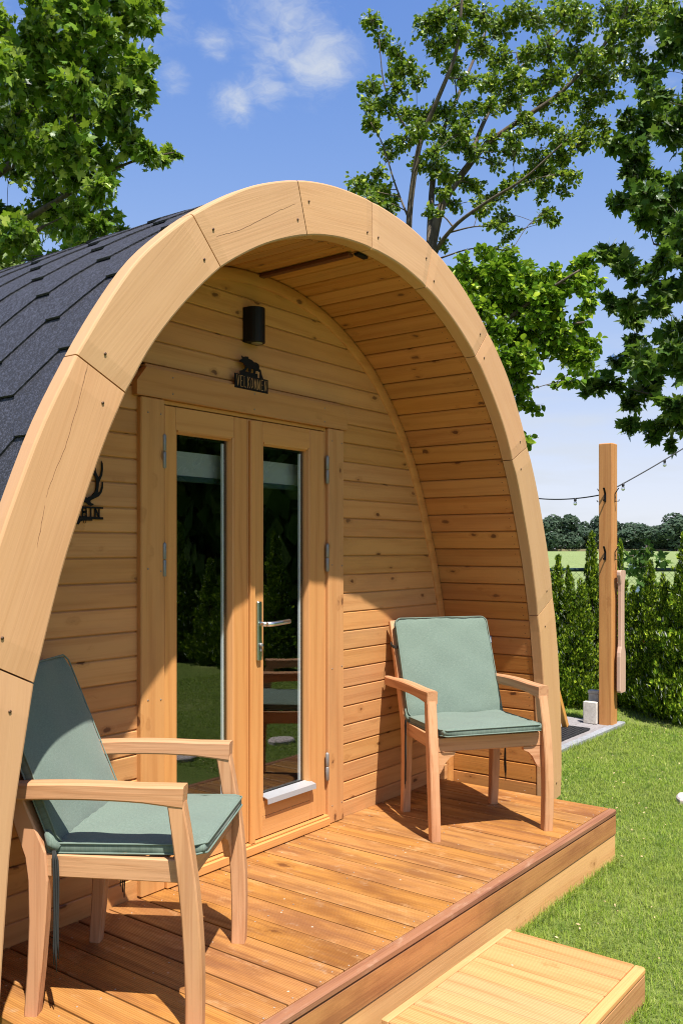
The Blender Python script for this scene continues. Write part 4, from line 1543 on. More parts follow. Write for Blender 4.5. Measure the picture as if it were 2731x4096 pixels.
# ------------------------------------------------------------------ paved corner, mat, post
pave = root('paved_strip', 'grey concrete paving strip with pale kerb beside the pod', 'paving', (6.5, 3.0, 0))
px0, px1, py0, py1 = 4.75, 7.50, 2.775, 3.255
nr_, nc_ = 4, 14
for j in range(nr_):
    for i in range(nc_):
        w_, h_ = (px1 - px0) / nc_, (py1 - py0) / nr_
        sh = (w_ / 2 if j % 2 else 0)
        xa = px0 + i * w_ + sh
        xb = min(xa + w_, px1)
        if xb - xa < .04:
            continue
        zz = .030 + random.uniform(-.002, .002)
        wbox('paving_stone', (xa + .0025, py0 + j * h_ + .0025, -.02), (xb - .0025, py0 + (j + 1) * h_ - .0025, zz), .004, M_paver, pave)
wbox('joint_sand', (px0, py0, -.02), (px1, py1, .0235), 0, M_sand, pave)
for i in range(3):
    xa = 4.72 + i * .945
    wbox('kerb_stone', (xa + .002, 2.712, -.05), (xa + .943, 2.772, .034), .006, M_kerb, pave)

mat_ = root('rubber_mat', 'black rubber drainage mat on the grey paving', 'mat', (6.76, 2.93, .034))
mx0, mx1, my0, my1, mz = 6.38, 7.04, 2.825, 3.02, .0345
mb = MB()
nx, ny = 17, 6
for i in range(nx + 1):
    xx = mx0 + (mx1 - mx0) * i / nx
    mb.box((xx, (my0 + my1) / 2, mz + .007), (.012, my1 - my0, .012))
for j in range(ny + 1):
    yy = my0 + (my1 - my0) * j / ny
    mb.box(((mx0 + mx1) / 2, yy, mz + .0062), (mx1 - mx0 + .01, .012, .0124))
part('mat_grid', mb, M_rubber, mat_)
wbox('mat_base', (mx0, my0, mz + .0001), (mx1, my1, mz + .002), 0, M_rubber, mat_)

PX0, PX1, PY0, PY1, PZ = 7.323, 7.445, 2.743, 2.858, 2.372
post = root('timber_post', 'square timber post with black coat hooks at the corner of the paving', 'post', ((PX0 + PX1) / 2, (PY0 + PY1) / 2, 0))
wbox('post_shaft', (PX0, PY0, -.02), (PX1, PY1, PZ), .006, M_post, post, 'z')
pc = Vector(((PX0 + PX1) / 2, (PY0 + PY1) / 2, 0))


def hook(z, n_):
    n_ = Vector(n_)
    half = .0611 if abs(n_.x) > .5 else .0576
    sd = n_.cross(Vector((0, 0, 1)))
    b = pc + n_ * (half + .002)
    mb = MB()
    mb.bar([b + Vector((0, 0, z - .055)), b + Vector((0, 0, z + .012)), b + n_ * .010 + Vector((0, 0, z + .028)), b + n_ * .032 + Vector((0, 0, z + .060))], .017, .0032, sd, .0006)
    mb.bar([b + Vector((0, 0, z - .050)), b + n_ * .032 + Vector((0, 0, z - .050)), b + n_ * .036 + Vector((0, 0, z - .036))], .011, .0045, sd, .0008)
    part('coat_hook', mb, M_black, post)


for z in (1.94, 1.455):
    for n_ in ((-1, 0, 0), (0, -1, 0), (0, 1, 0), (1, 0, 0)):
        hook(z, n_)

# paddle hanging from the lower front hook
pad = root('wooden_paddle', 'bare pine paddle hanging from a hook on the timber post', 'paddle', (7.42, PY0 - .03, .3))
hw = [(.302, .045), (.306, .058), (.318, .064), (.60, .064), (.635, .060), (.685, .040), (.74, .036), (1.14, .034), (1.20, .039), (1.26, .058), (1.275, .063), (1.300, .063), (1.312, .057), (1.316, .045)]
pc_x, yp = 7.412, PY0 - .044
vs, fs = [], []
for z, h in hw:
    b = .006
    for (dx_, dy_) in ((-h + b, -.0175), (h - b, -.0175), (h, -.0175 + b), (h, .0175 - b), (h - b, .0175), (-h + b, .0175), (-h, .0175 - b), (-h, -.0175 + b)):
        vs.append(Vector((pc_x + dx_, yp + dy_, z)))
for i in range(len(hw) - 1):
    for k in range(8):
        a, b = i * 8 + k, i * 8 + (k + 1) % 8
        fs.append((a, b, b + 8, a + 8))
fs += [tuple(range(8))[::-1], tuple(range((len(hw) - 1) * 8, len(hw) * 8))]
part('paddle_body', MB().add(vs, fs), M_paddle, pad, frame((pc_x, yp, .8), (0, 0, 1), (0, -1, 0)))
hz = Vector((pc.x, PY0 - .034, 1.409))
mb = MB()
mb.tube([(pc_x - .004, yp - .0155, 1.275), (pc_x - .012, yp - .010, 1.325), hz + Vector((-.004, 0, 0)), (pc_x - .014, yp + .008, 1.34), (pc_x - .006, yp + .0155, 1.275)], .0018, 6)
part('hanging_cord', mb, M_cord, pad)

blk = root('concrete_block', 'pale upright concrete block beside the foot of the timber post', 'block', (7.34, 2.93, .03))
wbox('block_body', (7.300, 2.868, .030), (7.352, 2.985, .212), .005, M_block, blk, 'z')
blk2 = root('concrete_block', 'second concrete block standing taller behind the pale one', 'block', (7.45, 2.93, .03))
wbox('block_body', (7.43, 2.90, .030), (7.49, 2.99, .262), .005, M_block, blk2, 'z')
wbox('block_cap', (7.425, 2.895, .2625), (7.495, 2.995, .290), .004, M_block, blk2)

tre = root('timber_trestle', 'slanted yellow timber leg of a trestle standing on the paving behind the pod', 'trestle', (6.8, 3.05, .03))
for yy, dx_ in ((3.0, 0), (3.24, 0)):
    mb = MB().bar([(6.975, yy, .055), (6.60, yy, .70)], .045, .045, (0, 1, 0), .004)
    part('trestle_leg', mb, M_yellow, tre, frame((6.8, yy, .35), Vector((-.375, 0, .645)), (0, -1, 0)))
    mb = MB().bar([(6.225, yy, .055), (6.55, yy, .615)], .045, .045, (0, 1, 0), .004)
    part('trestle_leg', mb, M_yellow, tre, frame((6.4, yy, .35), Vector((.325, 0, .56)), (0, -1, 0)))
wbox('trestle_beam', (6.55, 2.97, .705), (6.63, 3.27, .75), .004, M_yellow, tre, 'y')

M_step_stone = stone_mat("stepping_stone_face", (.44, .36, .34), (.58, .50, .48), 30.)
for (x, y, r_, lb) in ((5.52, 1.60, .10, 'small pale stepping stone in the lawn at the right edge of view'), (5.30, .50, .12, 'pinkish stepping stone in the lawn mirrored low in the right door pane'), (4.45, .32, .12, 'pinkish stepping stone in the lawn mirrored low in the left door pane')):
    n_ = 11
    prof_ = [rng.uniform(.85, 1.1) * r_ for _ in range(n_)]
    vs = []
    for k_, z_ in ((1.0, -.01), (1.0, .022), (.90, .030)):
        vs += [Vector((x + prof_[q] * k_ * math.cos(6.283 * q / n_), y + prof_[q] * .8 * k_ * math.sin(6.283 * q / n_), z_)) for q in range(n_)]
    fs = [(a * n_ + q, a * n_ + (q + 1) % n_, (a + 1) * n_ + (q + 1) % n_, (a + 1) * n_ + q) for a in (0, 1) for q in range(n_)] + [tuple(range(2 * n_, 3 * n_))]
    tag(part('stepping_stone', MB().add(vs, fs), M_step_stone), lb, 'stone', 'stepping stones in the lawn')

# ------------------------------------------------------------------ string lights
sl = root('string_lights', 'black cable of small clear bulbs strung past the timber post', 'string lights', (7.40, 2.90, 1.95))


def sag(a, b, s, n=24):
    a, b = Vector(a), Vector(b)
    return [a.lerp(b, i / n) - Vector((0, 0, s * 4 * (i / n) * (1 - i / n))) for i in range(n + 1)]


pa = at(1900, 1925, 9.2)
pm = Vector((7.452, 2.872, 1.955))
pb = at(2960, 1640, 8.4)
c1 = sag(pa, pm, .10)
c2 = sag(pm, pb, .03)
part('light_cable', MB().tube(c1 + c2[1:], .0055, 7), M_cable, sl)


def bulb(p):
    mb = MB().lathe([(.006, .004), (.011, .0), (.012, -.02), (.009, -.026)], 10, Matrix.Translation(p))
    so = part('bulb_socket', mb, M_cable, sl)
    mb = MB().lathe([(.008, -.0255), (.015, -.036), (.0165, -.045), (.013, -.056), (.004, -.061)], 12, Matrix.Translation(p))
    part('bulb', mb, M_bulb, sl)


def on_path(path, px):
    best = min(path, key=lambda p: abs(((p.dot(CR)) / (p.dot(CF))) * 3624.27 + 1365.5 - px))
    return best


fine1, fine2 = sag(pa, pm, .10, 300), sag(pm, pb, .03, 300)
bulb(on_path(fine1, 2299))
bulb(on_path(fine1, 2110))
bulb(on_path(fine2, 2490))
bulb(on_path(fine2, 2657))

# ------------------------------------------------------------------ leaves
def leaf_maple(curl=.12):
    o = [(0, 0), (.10, -.05), (.36, -.10), (.30, .06), (.50, .14), (.44, .27), (.62, .42), (.36, .42), (.34, .52), (.16, .50), (.17, .66), (.0, 1.0)]
    half = o
    out = half + [(-a, b) for a, b in half[-2:0:-1]]
    c = (0, .28)
    pts_ = [c] + out
    V = []
    for a, b in pts_:
        V.append((a, b, -.35 * a * a - curl * (b - .2) ** 2 + .05 * abs(a)))
    n = len(out)
    F = [(0, 1 + i, 1 + (i + 1) % n) for i in range(n)]
    return np.array(V) * np.array([1, 1, 1]), np.array(F)


def leaf_oval(curl=.2, wid=.36):
    o = [(0, 0), (.6, .12), (1, .38), (.85, .66), (.4, .88), (0, 1.0)]
    out = [(a * wid, b) for a, b in o] + [(-a * wid, b) for a, b in o[-2:0:-1]]
    V = [(0, .45, .0 - curl * .05)] + [(a, b, abs(a) * .35 - curl * (b - .3) ** 2) for a, b in out]
    n = len(out)
    F = [(0, 1 + i, 1 + (i + 1) % n) for i in range(n)]
    return np.array(V), np.array(F)


def rand_rot(n, outward, up=.8, jit=.8, droop=.35):
    """rotation matrices (n,3,3): columns side, tip, normal"""
    nrm = rng.normal(size=(n, 3)) * jit + np.array([0, 0, up])
    nrm /= np.linalg.norm(nrm, axis=1)[:, None]
    tip = rng.normal(size=(n, 3)) * .7 + outward * .9 + np.array([0, 0, -droop])
    tip -= nrm * (tip * nrm).sum(1)[:, None]
    tip /= np.linalg.norm(tip, axis=1)[:, None] + 1e-9
    side = np.cross(tip, nrm)
    return np.stack([side, tip, nrm], axis=2)


def scatter_mesh(name, tv, tf, pos, rot, size, mat):
    n, k = len(pos), len(tv)
    V = np.einsum('nij,kj->nki', rot, tv) * size[:, None, None] + pos[:, None, :]
    F = (tf[None] + (np.arange(n) * k)[:, None, None]).reshape(-1, tf.shape[1])
    return np_mesh(name, V.reshape(-1, 3), F, mat)


def in_view(P, margin=.02):
    w = P - np.array([0, 0, CAM_Z])
    d = w @ np.array(CF)
    u = (w @ np.array(CR)) / np.maximum(d, .01)
    v = w[:, 2] / np.maximum(d, .01)
    return (d > .3) & (np.abs(u) < .377 + margin) & (v < .606 + margin) & (v > -.53), d


def curve_pts(pts_, n=10):
    """smooth polyline"""
    P = np.array([tuple(p) for p in pts_])
    if len(P) < 3:
        return [Vector(p) for p in P]
    s = np.arange(len(P))
    t = np.linspace(0, len(P) - 1, (len(P) - 1) * 5 + 1)
    Q = np.c_[[np.interp(t, s, P[:, i]) for i in range(3)]].T
    for _ in range(3):
        Q[1:-1] = (Q[:-2] + 2 * Q[1:-1] + Q[2:]) / 4
    return [Vector(q) for q in Q]


def build_tree(name, label, base, branches, clusters, template, size, mat, bark, n_single=300, twig_r=.012, jit=1.0, up=.75, droop=.35, cat='tree', flat=.75, single_name='leaf'):
    """branches: list of (points, r0, r1); clusters: list of (centre, radius, count)"""
    t = root(name, label, cat, base)
    mb = MB()
    allp = []
    for pts_, r0, r1 in branches:
        q = curve_pts(pts_)
        m = len(q)
        mb.tube(q, [r0 + (r1 - r0) * i / (m - 1) for i in range(m)], 9)
        allp += [(p, r0 + (r1 - r0) * i / (m - 1)) for i, p in enumerate(q)]
    AP = np.array([tuple(p) for p, _ in allp])
    AR = np.array([r for _, r in allp])
    pos, outw = [], []
    cs_all = [np.array(tuple(c)) for c, _, _ in clusters]
    todo = list(range(len(clusters)))
    dmin = np.array([np.linalg.norm(AP - c, axis=1).min() for c in cs_all])
    while todo:
        ci = min(todo, key=lambda q_: dmin[q_])
        todo.remove(ci)
        c, rad, cnt = cs_all[ci], clusters[ci][1], clusters[ci][2]
        d = np.linalg.norm(AP - c, axis=1)
        d = d + np.where(AP[:, 2] < c[2] + rad * .5, 0, .5)
        i = d.argmin()
        p0 = AP[i]
        ln = np.linalg.norm(c - p0)
        mid = (p0 + c) / 2 + rng.normal(size=3) * .05 * ln + np.array([0, 0, .06 * ln])
        r = min(AR[i] * .6, twig_r)
        q = curve_pts([p0, mid, c])
        mb.tube(q, [r + (.0035 - r) * j / (len(q) - 1) for j in range(len(q))], 5, 0, False)
        new = np.array([tuple(v_) for v_ in q[len(q) // 2:]])
        AP = np.vstack([AP, new])
        AR = np.r_[AR, np.full(len(new), max(.004, r * .6))]
        for q_ in todo:
            dmin[q_] = min(dmin[q_], np.linalg.norm(new - cs_all[q_], axis=1).min())
        # side twigs with leaves along them
        nt = max(3, int(cnt / 14))
        for k_ in range(nt):
            dirn = rng.normal(size=3) * np.array([1, 1, flat])
            dirn /= np.linalg.norm(dirn)
            e = c + dirn * rad * rng.uniform(.55, 1.05)
            s0 = np.array(tuple(q[int(rng.integers(len(q) // 2, len(q)))]))
            m_ = (s0 + e) / 2 + rng.normal(size=3) * rad * .1
            mb.tube([s0, m_, e], [.0035, .0025, .0012], 4, 0, False)
            nl = max(4, int(cnt / nt))
            f = rng.uniform(.25, 1.05, size=nl)[:, None]
            pp = (1 - f) ** 2 * s0 + 2 * f * (1 - f) * m_ + f * f * e + rng.normal(size=(nl, 3)) * rad * .17
            pos.append(pp)
            ow = pp - c
            outw.append(ow / (np.linalg.norm(ow, axis=1)[:, None] + 1e-6))
    pos, outw = np.vstack(pos), np.vstack(outw)
    n = len(pos)
    rot = rand_rot(n, outw, up, jit, droop)
    sz = size * rng.uniform(.5, 1.2, n)
    part('trunk', mb, bark, t)
    vis, dep = in_view(pos)
    score = np.where(vis, dep / sz, 1e6)
    order = score.argsort()
    single = order[:n_single] if n_single else order[:0]
    single = single[score[single] < 1e5]
    rest_ = np.setdiff1d(np.arange(n), single)
    tv, tf = template()
    me = scatter_mesh('foliage', tv, tf, pos[rest_], rot[rest_], sz[rest_], mat)
    fo = link('foliage', me, t, Matrix.Identity(4))
    fo['kind'] = 'stuff'
    lms = []
    for c_ in (.02, .14, .30):
        tv2, tf2 = template(c_)
        lms.append(np_mesh(single_name, tv2, tf2, mat))
    tinv = wm(t).inverted()
    for i in single:
        M4 = Matrix([list(rot[i][r_] * sz[i]) + [pos[i][r_]] for r_ in range(3)] + [[0, 0, 0, 1]])
        o = bpy.data.objects.new(single_name, lms[int(i) % 3])
        COL.objects.link(o)
        o.parent = t
        o.matrix_basis = tinv @ M4
    return t


def S(x, y, d):
    """photo spot given on the 1568-wide view"""
    return at(x / .57415, y / .57415, d)


def spread(specs, d0, dj, dens, rk=1.):
    """specs: (x, y, r) in view units at about d0 metres"""
    out = []
    for (x, y, r) in specs:
        d = d0 + rng.uniform(-dj, dj)
        rad = r / .57415 / 3624.27 * d * rk
        out.append((S(x, y, d), rad, int(dens * r * r / 400) + 14))
    return out


def fill(poly, n, r0, r1):
    """random discs inside a polygon of view units"""
    P = np.array(poly, float)
    lo, hi = P.min(0), P.max(0)
    res = []
    tries = 0
    while len(res) < n and tries < n * 60:
        tries += 1
        q = lo + (hi - lo) * rng.random(2)
        ins, j = False, len(P) - 1
        for i in range(len(P)):
            if (P[i, 1] > q[1]) != (P[j, 1] > q[1]) and q[0] < (P[j, 0] - P[i, 0]) * (q[1] - P[i, 1]) / (P[j, 1] - P[i, 1]) + P[i, 0]:
                ins = not ins
            j = i
        if ins:
            res.append((q[0], q[1], rng.uniform(r0, r1)))
    return res


# ---- maple behind the pod, at the left
ml = fill([(-260, -160), (300, -160), (335, -10), (300, 120), (315, 240), (270, 330), (245, 420), (190, 520), (120, 600), (20, 640), (-260, 640)], 150, 34, 60)
cl_ = spread(ml, 8.2, 1.5, 62)
cl_ += spread([(330, 30, 34), (320, 150, 40), (300, 210, 30), (335, 190, 26), (330, 350, 30), (365, 365, 24), (395, 355, 20), (295, 330, 34), (240, 425, 30), (260, 505, 22), (225, 520, 26),
               (200, 560, 22), (285, 540, 18), (150, 590, 24), (100, 600, 26), (30, 640, 24), (10, 600, 30), (345, 60, 22), (355, 10, 22)], 7.6, .5, 62)
base_l = Vector((4.6, 9.2, 0))
bl = [([base_l, base_l + Vector((-.1, -.1, 2.4)), base_l + Vector((-.3, -.3, 5.0)), base_l + Vector((-.5, -.4, 8.0))], .24, .06)]
for (x, y, d) in ((120, 100, 8.4), (230, 260, 7.8), (200, 420, 7.6), (100, 520, 7.6), (-80, 300, 8.2), (250, 40, 8.0)):
    e = S(x, y, d)
    s0 = base_l + Vector((-.25, -.25, max(2.2, e.z - 1.2)))
    bl.append(([s0, s0.lerp(e, .5) + Vector((0, 0, .25)), e], .07, .014))
bl.append(([S(200, 420, 7.6), S(300, 370, 7.5), S(400, 350, 7.4)], .016, .005))
build_tree('maple_tree', 'leafy maple rising behind the dark roof with bright lobed leaves', base_l, bl, cl_, leaf_maple, .080, M_maple, M_bark)

# ---- maple overhanging from the right
DR_ = 9.7
mr = fill([(1500, 60), (1900, -60), (1900, 900), (1640, 1000), (1500, 960), (1440, 910), (1440, 820), (1510, 760), (1470, 690), (1500, 560), (1450, 420), (1440, 330), (1450, 250)], 150, 24, 42)
cr_ = spread(mr, DR_, 1.2, 50)
cr_ += spread([(1420, 470, 22), (1450, 450, 22), (1480, 500, 24), (1400, 580, 22), (1430, 600, 26), (1385, 590, 15), (1470, 630, 28), (1400, 700, 22), (1450, 720, 28), (1500, 700, 28), (1360, 890, 20), (1400, 880, 24), (1440, 920, 26),
               (1450, 970, 24), (1500, 990, 26), (1550, 970, 28), (1440, 270, 26), (1420, 330, 20), (1450, 400, 26), (1470, 180, 26), (1530, 110, 30), (1440, 700, 22), (1540, 1020, 12), (1490, 840, 30), (1420, 830, 20), (1460, 780, 24)], DR_ - .4, .4, 56)
base_r = Vector((11.6, 1.2, 0))
br = [([base_r, base_r + Vector((.05, .02, 2.2)), base_r + Vector((-.1, .1, 4.6)), base_r + Vector((-.2, .3, 8.0))], .24, .06)]
for (x, y, d) in ((1560, 300, DR_), (1500, 560, DR_ - .3), (1450, 630, DR_ - .4), (1470, 900, DR_ - .4), (1600, 760, DR_), (1560, 120, DR_ + .2), (1700, 950, DR_)):
    e = S(x, y, d)
    s0 = base_r + Vector((-.05, .05, max(1.9, e.z - .9)))
    br.append(([s0, s0.lerp(e, .5) + Vector((0, 0, .2)), e], .06, .010))
build_tree('maple_tree', 'dark maple hanging into view above the timber post from the right', base_r, br, cr_, leaf_maple, .112, M_maple_shaded, M_bark)

# ---- open crowned tree behind the arch, several stems
D = 9.2
base_c = Vector(S(985, 1900, D)); base_c.z = 0
fork = S(985, 600, D)
bc = [([base_c, base_c.lerp(fork, .5) + Vector((.03, .02, 0)), fork], .115, .085)]
bc += [([S(940, 640, D), S(937, 500, D - .1), S(960, 330, D - .2), S(1010, 215, D - .4), S(1050, 120, D - .5), S(1062, -20, D - .6)], .045, .016),
       ([fork, S(1010, 470, D), S(1060, 400, D + .2), S(1110, 335, D + .3), S(1180, 285, D + .2), S(1290, 215, D), S(1400, 90, D - .2), S(1450, 0, D - .3)], .062, .012),
       ([S(1075, 385, D + .2), S(1100, 300, D + .5), S(1150, 200, D + .7), S(1230, 120, D + .8), S(1340, 20, D + 1.)], .035, .012),
       ([fork, S(990, 440, D + .3), S(1003, 330, D + .5), S(1060, 200, D + .7), S(1120, 60, D + 1.)], .05, .014),
       ([S(990, 640, D), S(1000, 570, D - .1), S(1050, 510, D - .4), S(1130, 455, D - .7), S(1200, 415, D - .9), S(1290, 330, D - 1.1)], .034, .008),
       ([S(950, 650, D), S(905, 560, D + .2), S(860, 470, D + .3), S(820, 430, D + .3)], .03, .006),
       ([S(960, 330, D - .2), S(915, 270, D - .1), S(880, 200, D), S(870, 90, D)], .016, .005),
       ([S(937, 500, D - .1), S(905, 420, D), S(880, 330, D), S(850, 280, D)], .014, .005),
       ([S(1190, 280, D + .2), S(1200, 200, D + .1), S(1185, 120, D)], .02, .006)]
cc_ = [(855, 45, 24), (880, 85, 22), (905, 110, 20), (900, 160, 26), (935, 150, 26), (960, 175, 24), (850, 200, 24), (845, 245, 26), (855, 285, 22), (885, 240, 26), (915, 215, 22), (935, 265, 30), (900, 345, 26),
       (930, 320, 26), (960, 300, 26), (985, 265, 30), (1020, 255, 32), (1060, 270, 30), (1090, 250, 24), (1010, 320, 30), (1045, 330, 28), (1000, 390, 30), (1060, 300, 26), (1030, 400, 26), (975, 60, 34), (1010, 40, 34),
       (1050, 70, 34), (1000, 110, 32), (1040, 150, 32), (1090, 110, 30), (1060, 20, 36), (1110, 30, 34), (1150, 60, 34), (1190, 30, 36), (1240, 50, 36), (1290, 30, 38), (1340, 40, 40), (1390, 30, 40), (1440, 30, 34),
       (1500, 30, 26), (1540, 40, 20), (1140, 140, 32), (1180, 170, 30), (1120, 190, 30), (1215, 130, 32), (1260, 110, 32), (1310, 120, 36), (1360, 130, 36), (1410, 120, 34), (1330, 180, 34), (1380, 190, 32), (1270, 180, 32),
       (1220, 200, 30), (1170, 230, 30), (1300, 230, 30), (1340, 250, 26), (1250, 240, 26), (1210, 280, 26), (1255, 300, 28), (1300, 320, 30), (1345, 320, 30), (1380, 320, 24), (1180, 310, 26), (1130, 330, 24), (1190, 350, 24),
       (1240, 360, 30), (1290, 370, 30), (1320, 400, 22), (1250, 400, 28), (1215, 410, 26), (1300, 440, 16), (1180, 430, 26), (1140, 460, 24), (1245, 440, 24), (1262, 480, 18), (1272, 510, 16), (1100, 430, 22), (1110, 470, 24), (1150, 500, 22),
       (1090, 350, 26), (1060, 420, 20), (1045, 470, 20), (1165, 545, 18), (1175, 575, 14), (1150, 520, 20),
       (815, 430, 26), (845, 425, 28), (870, 400, 20), (870, 445, 28), (900, 460, 20), (835, 455, 24), (895, 480, 20), (1020, 560, 16), (1000, 350, 22)]
bc = [(p_, a_ * .78, b_ * .8) for p_, a_, b_ in bc]
build_tree('fruit_tree', 'open crowned multi-stemmed tree behind the top of the arch', base_c, bc, spread(cc_ + [(1420, 70, 30), (1455, 90, 28), (1480, 60, 28), (1500, 20, 30), (1530, 15, 26), (1470, 130, 22), (1440, 160, 22), (1400, 170, 26), (1410, 220, 20), (1370, 230, 24), (1350, 280, 24), (1390, 285, 20), (1010, 440, 20), (985, 480, 18), (1080, 190, 26), (1130, 240, 24), (1140, 380, 20), (960, 380, 20)], D, .55, 128, 1.02), lambda c=.2: leaf_oval(c, .34), .052, M_pear, M_bark_warm, twig_r=.010, up=.7)

# ---- broad leaved tree peeking out beside the right shoulder of the arch
D2 = 8.0
base_b = Vector(S(1120, 1800, D2 + .6)); base_b.z = 0
bb = [([base_b, S(1110, 1100, D2 + .6), S(1075, 860, D2 + .5), S(1045, 740, D2 + .4)], .09, .03),
      ([S(1085, 830, D2 + .5), S(1150, 745, D2 + .1), S(1220, 690, D2 - .2), S(1330, 620, D2 - .4)], .03, .008),
      ([S(1095, 880, D2 + .5), S(1140, 770, D2 + .2), S(1240, 755, D2), S(1340, 740, D2 - .3)], .03, .008),
      ([S(1105, 950, D2 + .5), S(1170, 850, D2 + .2), S(1240, 860, D2)], .024, .006)]
cb_ = fill([(1040, 620), (1080, 585), (1180, 600), (1240, 615), (1290, 640), (1290, 700), (1200, 740), (1100, 720), (1050, 680)], 26, 24, 36)
cb_ += fill([(1150, 740), (1250, 730), (1320, 740), (1340, 800), (1290, 850), (1230, 900), (1180, 880), (1140, 800)], 22, 22, 34)
cb_ += [(1110, 580, 20), (1140, 590, 18), (1320, 620, 26), (1350, 600, 22), (1360, 650, 22), (1345, 690, 22), (1330, 660, 26), (1360, 780, 20), (1345, 740, 20), (1340, 830, 22), (1350, 850, 18), (1200, 900, 22), (1230, 930, 16),
        (1180, 930, 16), (1130, 690, 30), (1090, 660, 28), (1120, 760, 18), (1150, 820, 24), (1215, 1005, 12), (1208, 1022, 10), (1160, 870, 20)]
build_tree('linden_tree', 'bright broad-leaved tree showing beside the right shoulder of the arch', base_b, bb, spread(cb_ + [(1180, 640, 26), (1225, 660, 26), (1260, 680, 22), (1065, 600, 18), (1350, 820, 18), (1290, 800, 24), (1310, 870, 18)], D2, .45, 112, 1.08), lambda c=.2: leaf_oval(c, .38), .064, M_linden, M_bark_warm, twig_r=.010, up=.55)

# ------------------------------------------------------------------ conifer hedge
def thuja_mesh(seed, n_spray=8200):
    r = np.random.default_rng(seed)
    # spray: flat fan with fingers
    tv, tf = [], []
    for k, (a, L, w) in enumerate(((-52, .62, .11), (-26, .88, .11), (0, 1.0, .12), (25, .86, .11), (54, .6, .11))):
        ca, sa = math.sin(R(a)), math.cos(R(a))
        o = len(tv)
        tv += [(0, 0, 0), (ca * L * .55 + sa * w, sa * L * .55 - ca * w, .04), (ca * L, sa * L, -.06), (ca * L * .55 - sa * w, sa * L * .55 + ca * w, .04)]
        tf += [(o, o + 1, o + 2, o + 3)]
    tv, tf = np.array(tv), np.array(tf)
    # branch plumes: upright tufts that stand out of the cone with dark gaps between them
    npl = 150
    pz = r.beta(1.0, 1.25, npl) * .95
    pa_ = r.uniform(0, 6.283, npl)
    pp = np.minimum(1., (pz + .12) / .24) * (1 - pz) ** 1.15 * .285 + .004
    pr = pp * r.uniform(.52, 1.16, npl)
    pl = r.uniform(.09, .17, npl) * (1 - .45 * pz)
    i = r.integers(0, npl, n_spray)
    f = r.random(n_spray)
    az = pa_[i] + r.normal(size=n_spray) * (.10 + .02 / (pr[i] + .03))
    rr = pr[i] * (.70 + .30 * f) + r.normal(size=n_spray) * .012
    z = np.clip(pz[i] + pl[i] * (f - .45), .005, .985)
    rr = np.minimum(np.abs(rr), ((1 - z) ** 1.05) * .34 + .008)
    rr = np.where(r.random(n_spray) < .30, rr * r.uniform(.15, .75, n_spray), rr)
    pos = np.c_[np.cos(az) * rr, np.sin(az) * rr, z]
    outw = np.c_[np.cos(az), np.sin(az), np.zeros(n_spray)]
    tip = outw * .5 + np.array([0, 0, .95]) + r.normal(size=(n_spray, 3)) * .34
    tip /= np.linalg.norm(tip, axis=1)[:, None]
    side = np.cross(tip, outw + r.normal(size=(n_spray, 3)) * .8)
    side /= np.linalg.norm(side, axis=1)[:, None]
    nrm = np.cross(side, tip)
    rot = np.stack([side, tip, nrm], axis=2)
    sz = r.uniform(.022, .042, n_spray) * (1 - .3 * z)
    V = np.einsum('nij,kj->nki', rot, tv) * sz[:, None, None] + pos[:, None, :]
    F = (tf[None] + (np.arange(n_spray) * len(tv))[:, None, None]).reshape(-1, 4)
    return V.reshape(-1, 3), F


TH = [np_mesh('conifer_crown', *thuja_mesh(s), M_thuja) for s in (3, 8, 14, 21)]
tk = MB().tube([(0, 0, 0), (.004, .003, .4), (0, 0, .86)], [.022, .016, .004], 7)
TK = make_mesh('conifer_trunk', tk, M_bark)


def conifer(pos, h, wid, label, group, k, browned=False):
    t = root('conifer', label, 'conifer', pos, group, random.uniform(0, 6.28))
    for nm, me in (('crown', TH[k % 4]), ('trunk', TK)):
        o = bpy.data.objects.new(nm, me)
        COL.objects.link(o)
        o.parent = t
        o.matrix_basis = Matrix.Diagonal((wid / .53, wid / .53, h, 1))
    if browned:
        V, F = thuja_mesh(55, 260)
        V = V[:, :] * np.array([.9 * wid / .62, .9 * wid / .62, h])
        keep = (V.reshape(-1, 20, 3)[:, 0, 2] > h * .42) & (V.reshape(-1, 20, 3)[:, 0, 2] < h * .78) & ((V.reshape(-1, 20, 3)[:, 0, 0] ** 2 + V.reshape(-1, 20, 3)[:, 0, 1] ** 2) > .01)
        V2 = V.reshape(-1, 20, 3)[keep].reshape(-1, 3)
        F2 = F[:len(V2) // 4]
        me = np_mesh('browned_sprays', V2, F2, M_thuja_brown)
        o = bpy.data.objects.new('browned_sprays', me)
        COL.objects.link(o)
        o.parent = t
        o['kind'] = 'stuff'
    return t


HG = 'conifers in the garden hedge'


def con_at(px, top, d, wid, label, k, browned=False):
    p = at(px, top, d)
    h = p.z
    conifer(Vector((p.x, p.y, 0)), h, wid, label, HG, k, browned)


con_at(2228, 2196, 8.75, .52, 'slim hedge conifer right beside the edge of the arch', 0)
con_at(2272, 2262, 8.6, .50, 'short hedge conifer, second from the arch', 1)
con_at(2322, 2290, 8.55, .50, 'lowest hedge conifer between the arch and the tall one', 2)
con_at(2368, 2112, 8.75, .56, 'tall pointed hedge conifer just left of the timber post', 3)
con_at(2425, 2180, 8.8, .50, 'hedge conifer mostly hidden by the timber post', 0)
con_at(2480, 2155, 8.7, .44, 'slim hedge conifer seen just right of the timber post behind the paddle', 1)
con_at(2535, 2320, 8.5, .48, 'low hedge conifer to the right of the paddle', 2)
con_at(2598, 2228, 8.35, .52, 'hedge conifer with orange browned sprays', 3, True)
con_at(2655, 2290, 8.0, .54, 'bushy hedge conifer left of the one at the photo edge', 1)
con_at(2745, 2100, 7.75, .72, 'large dense hedge conifer cut by the right edge of the photo', 0)
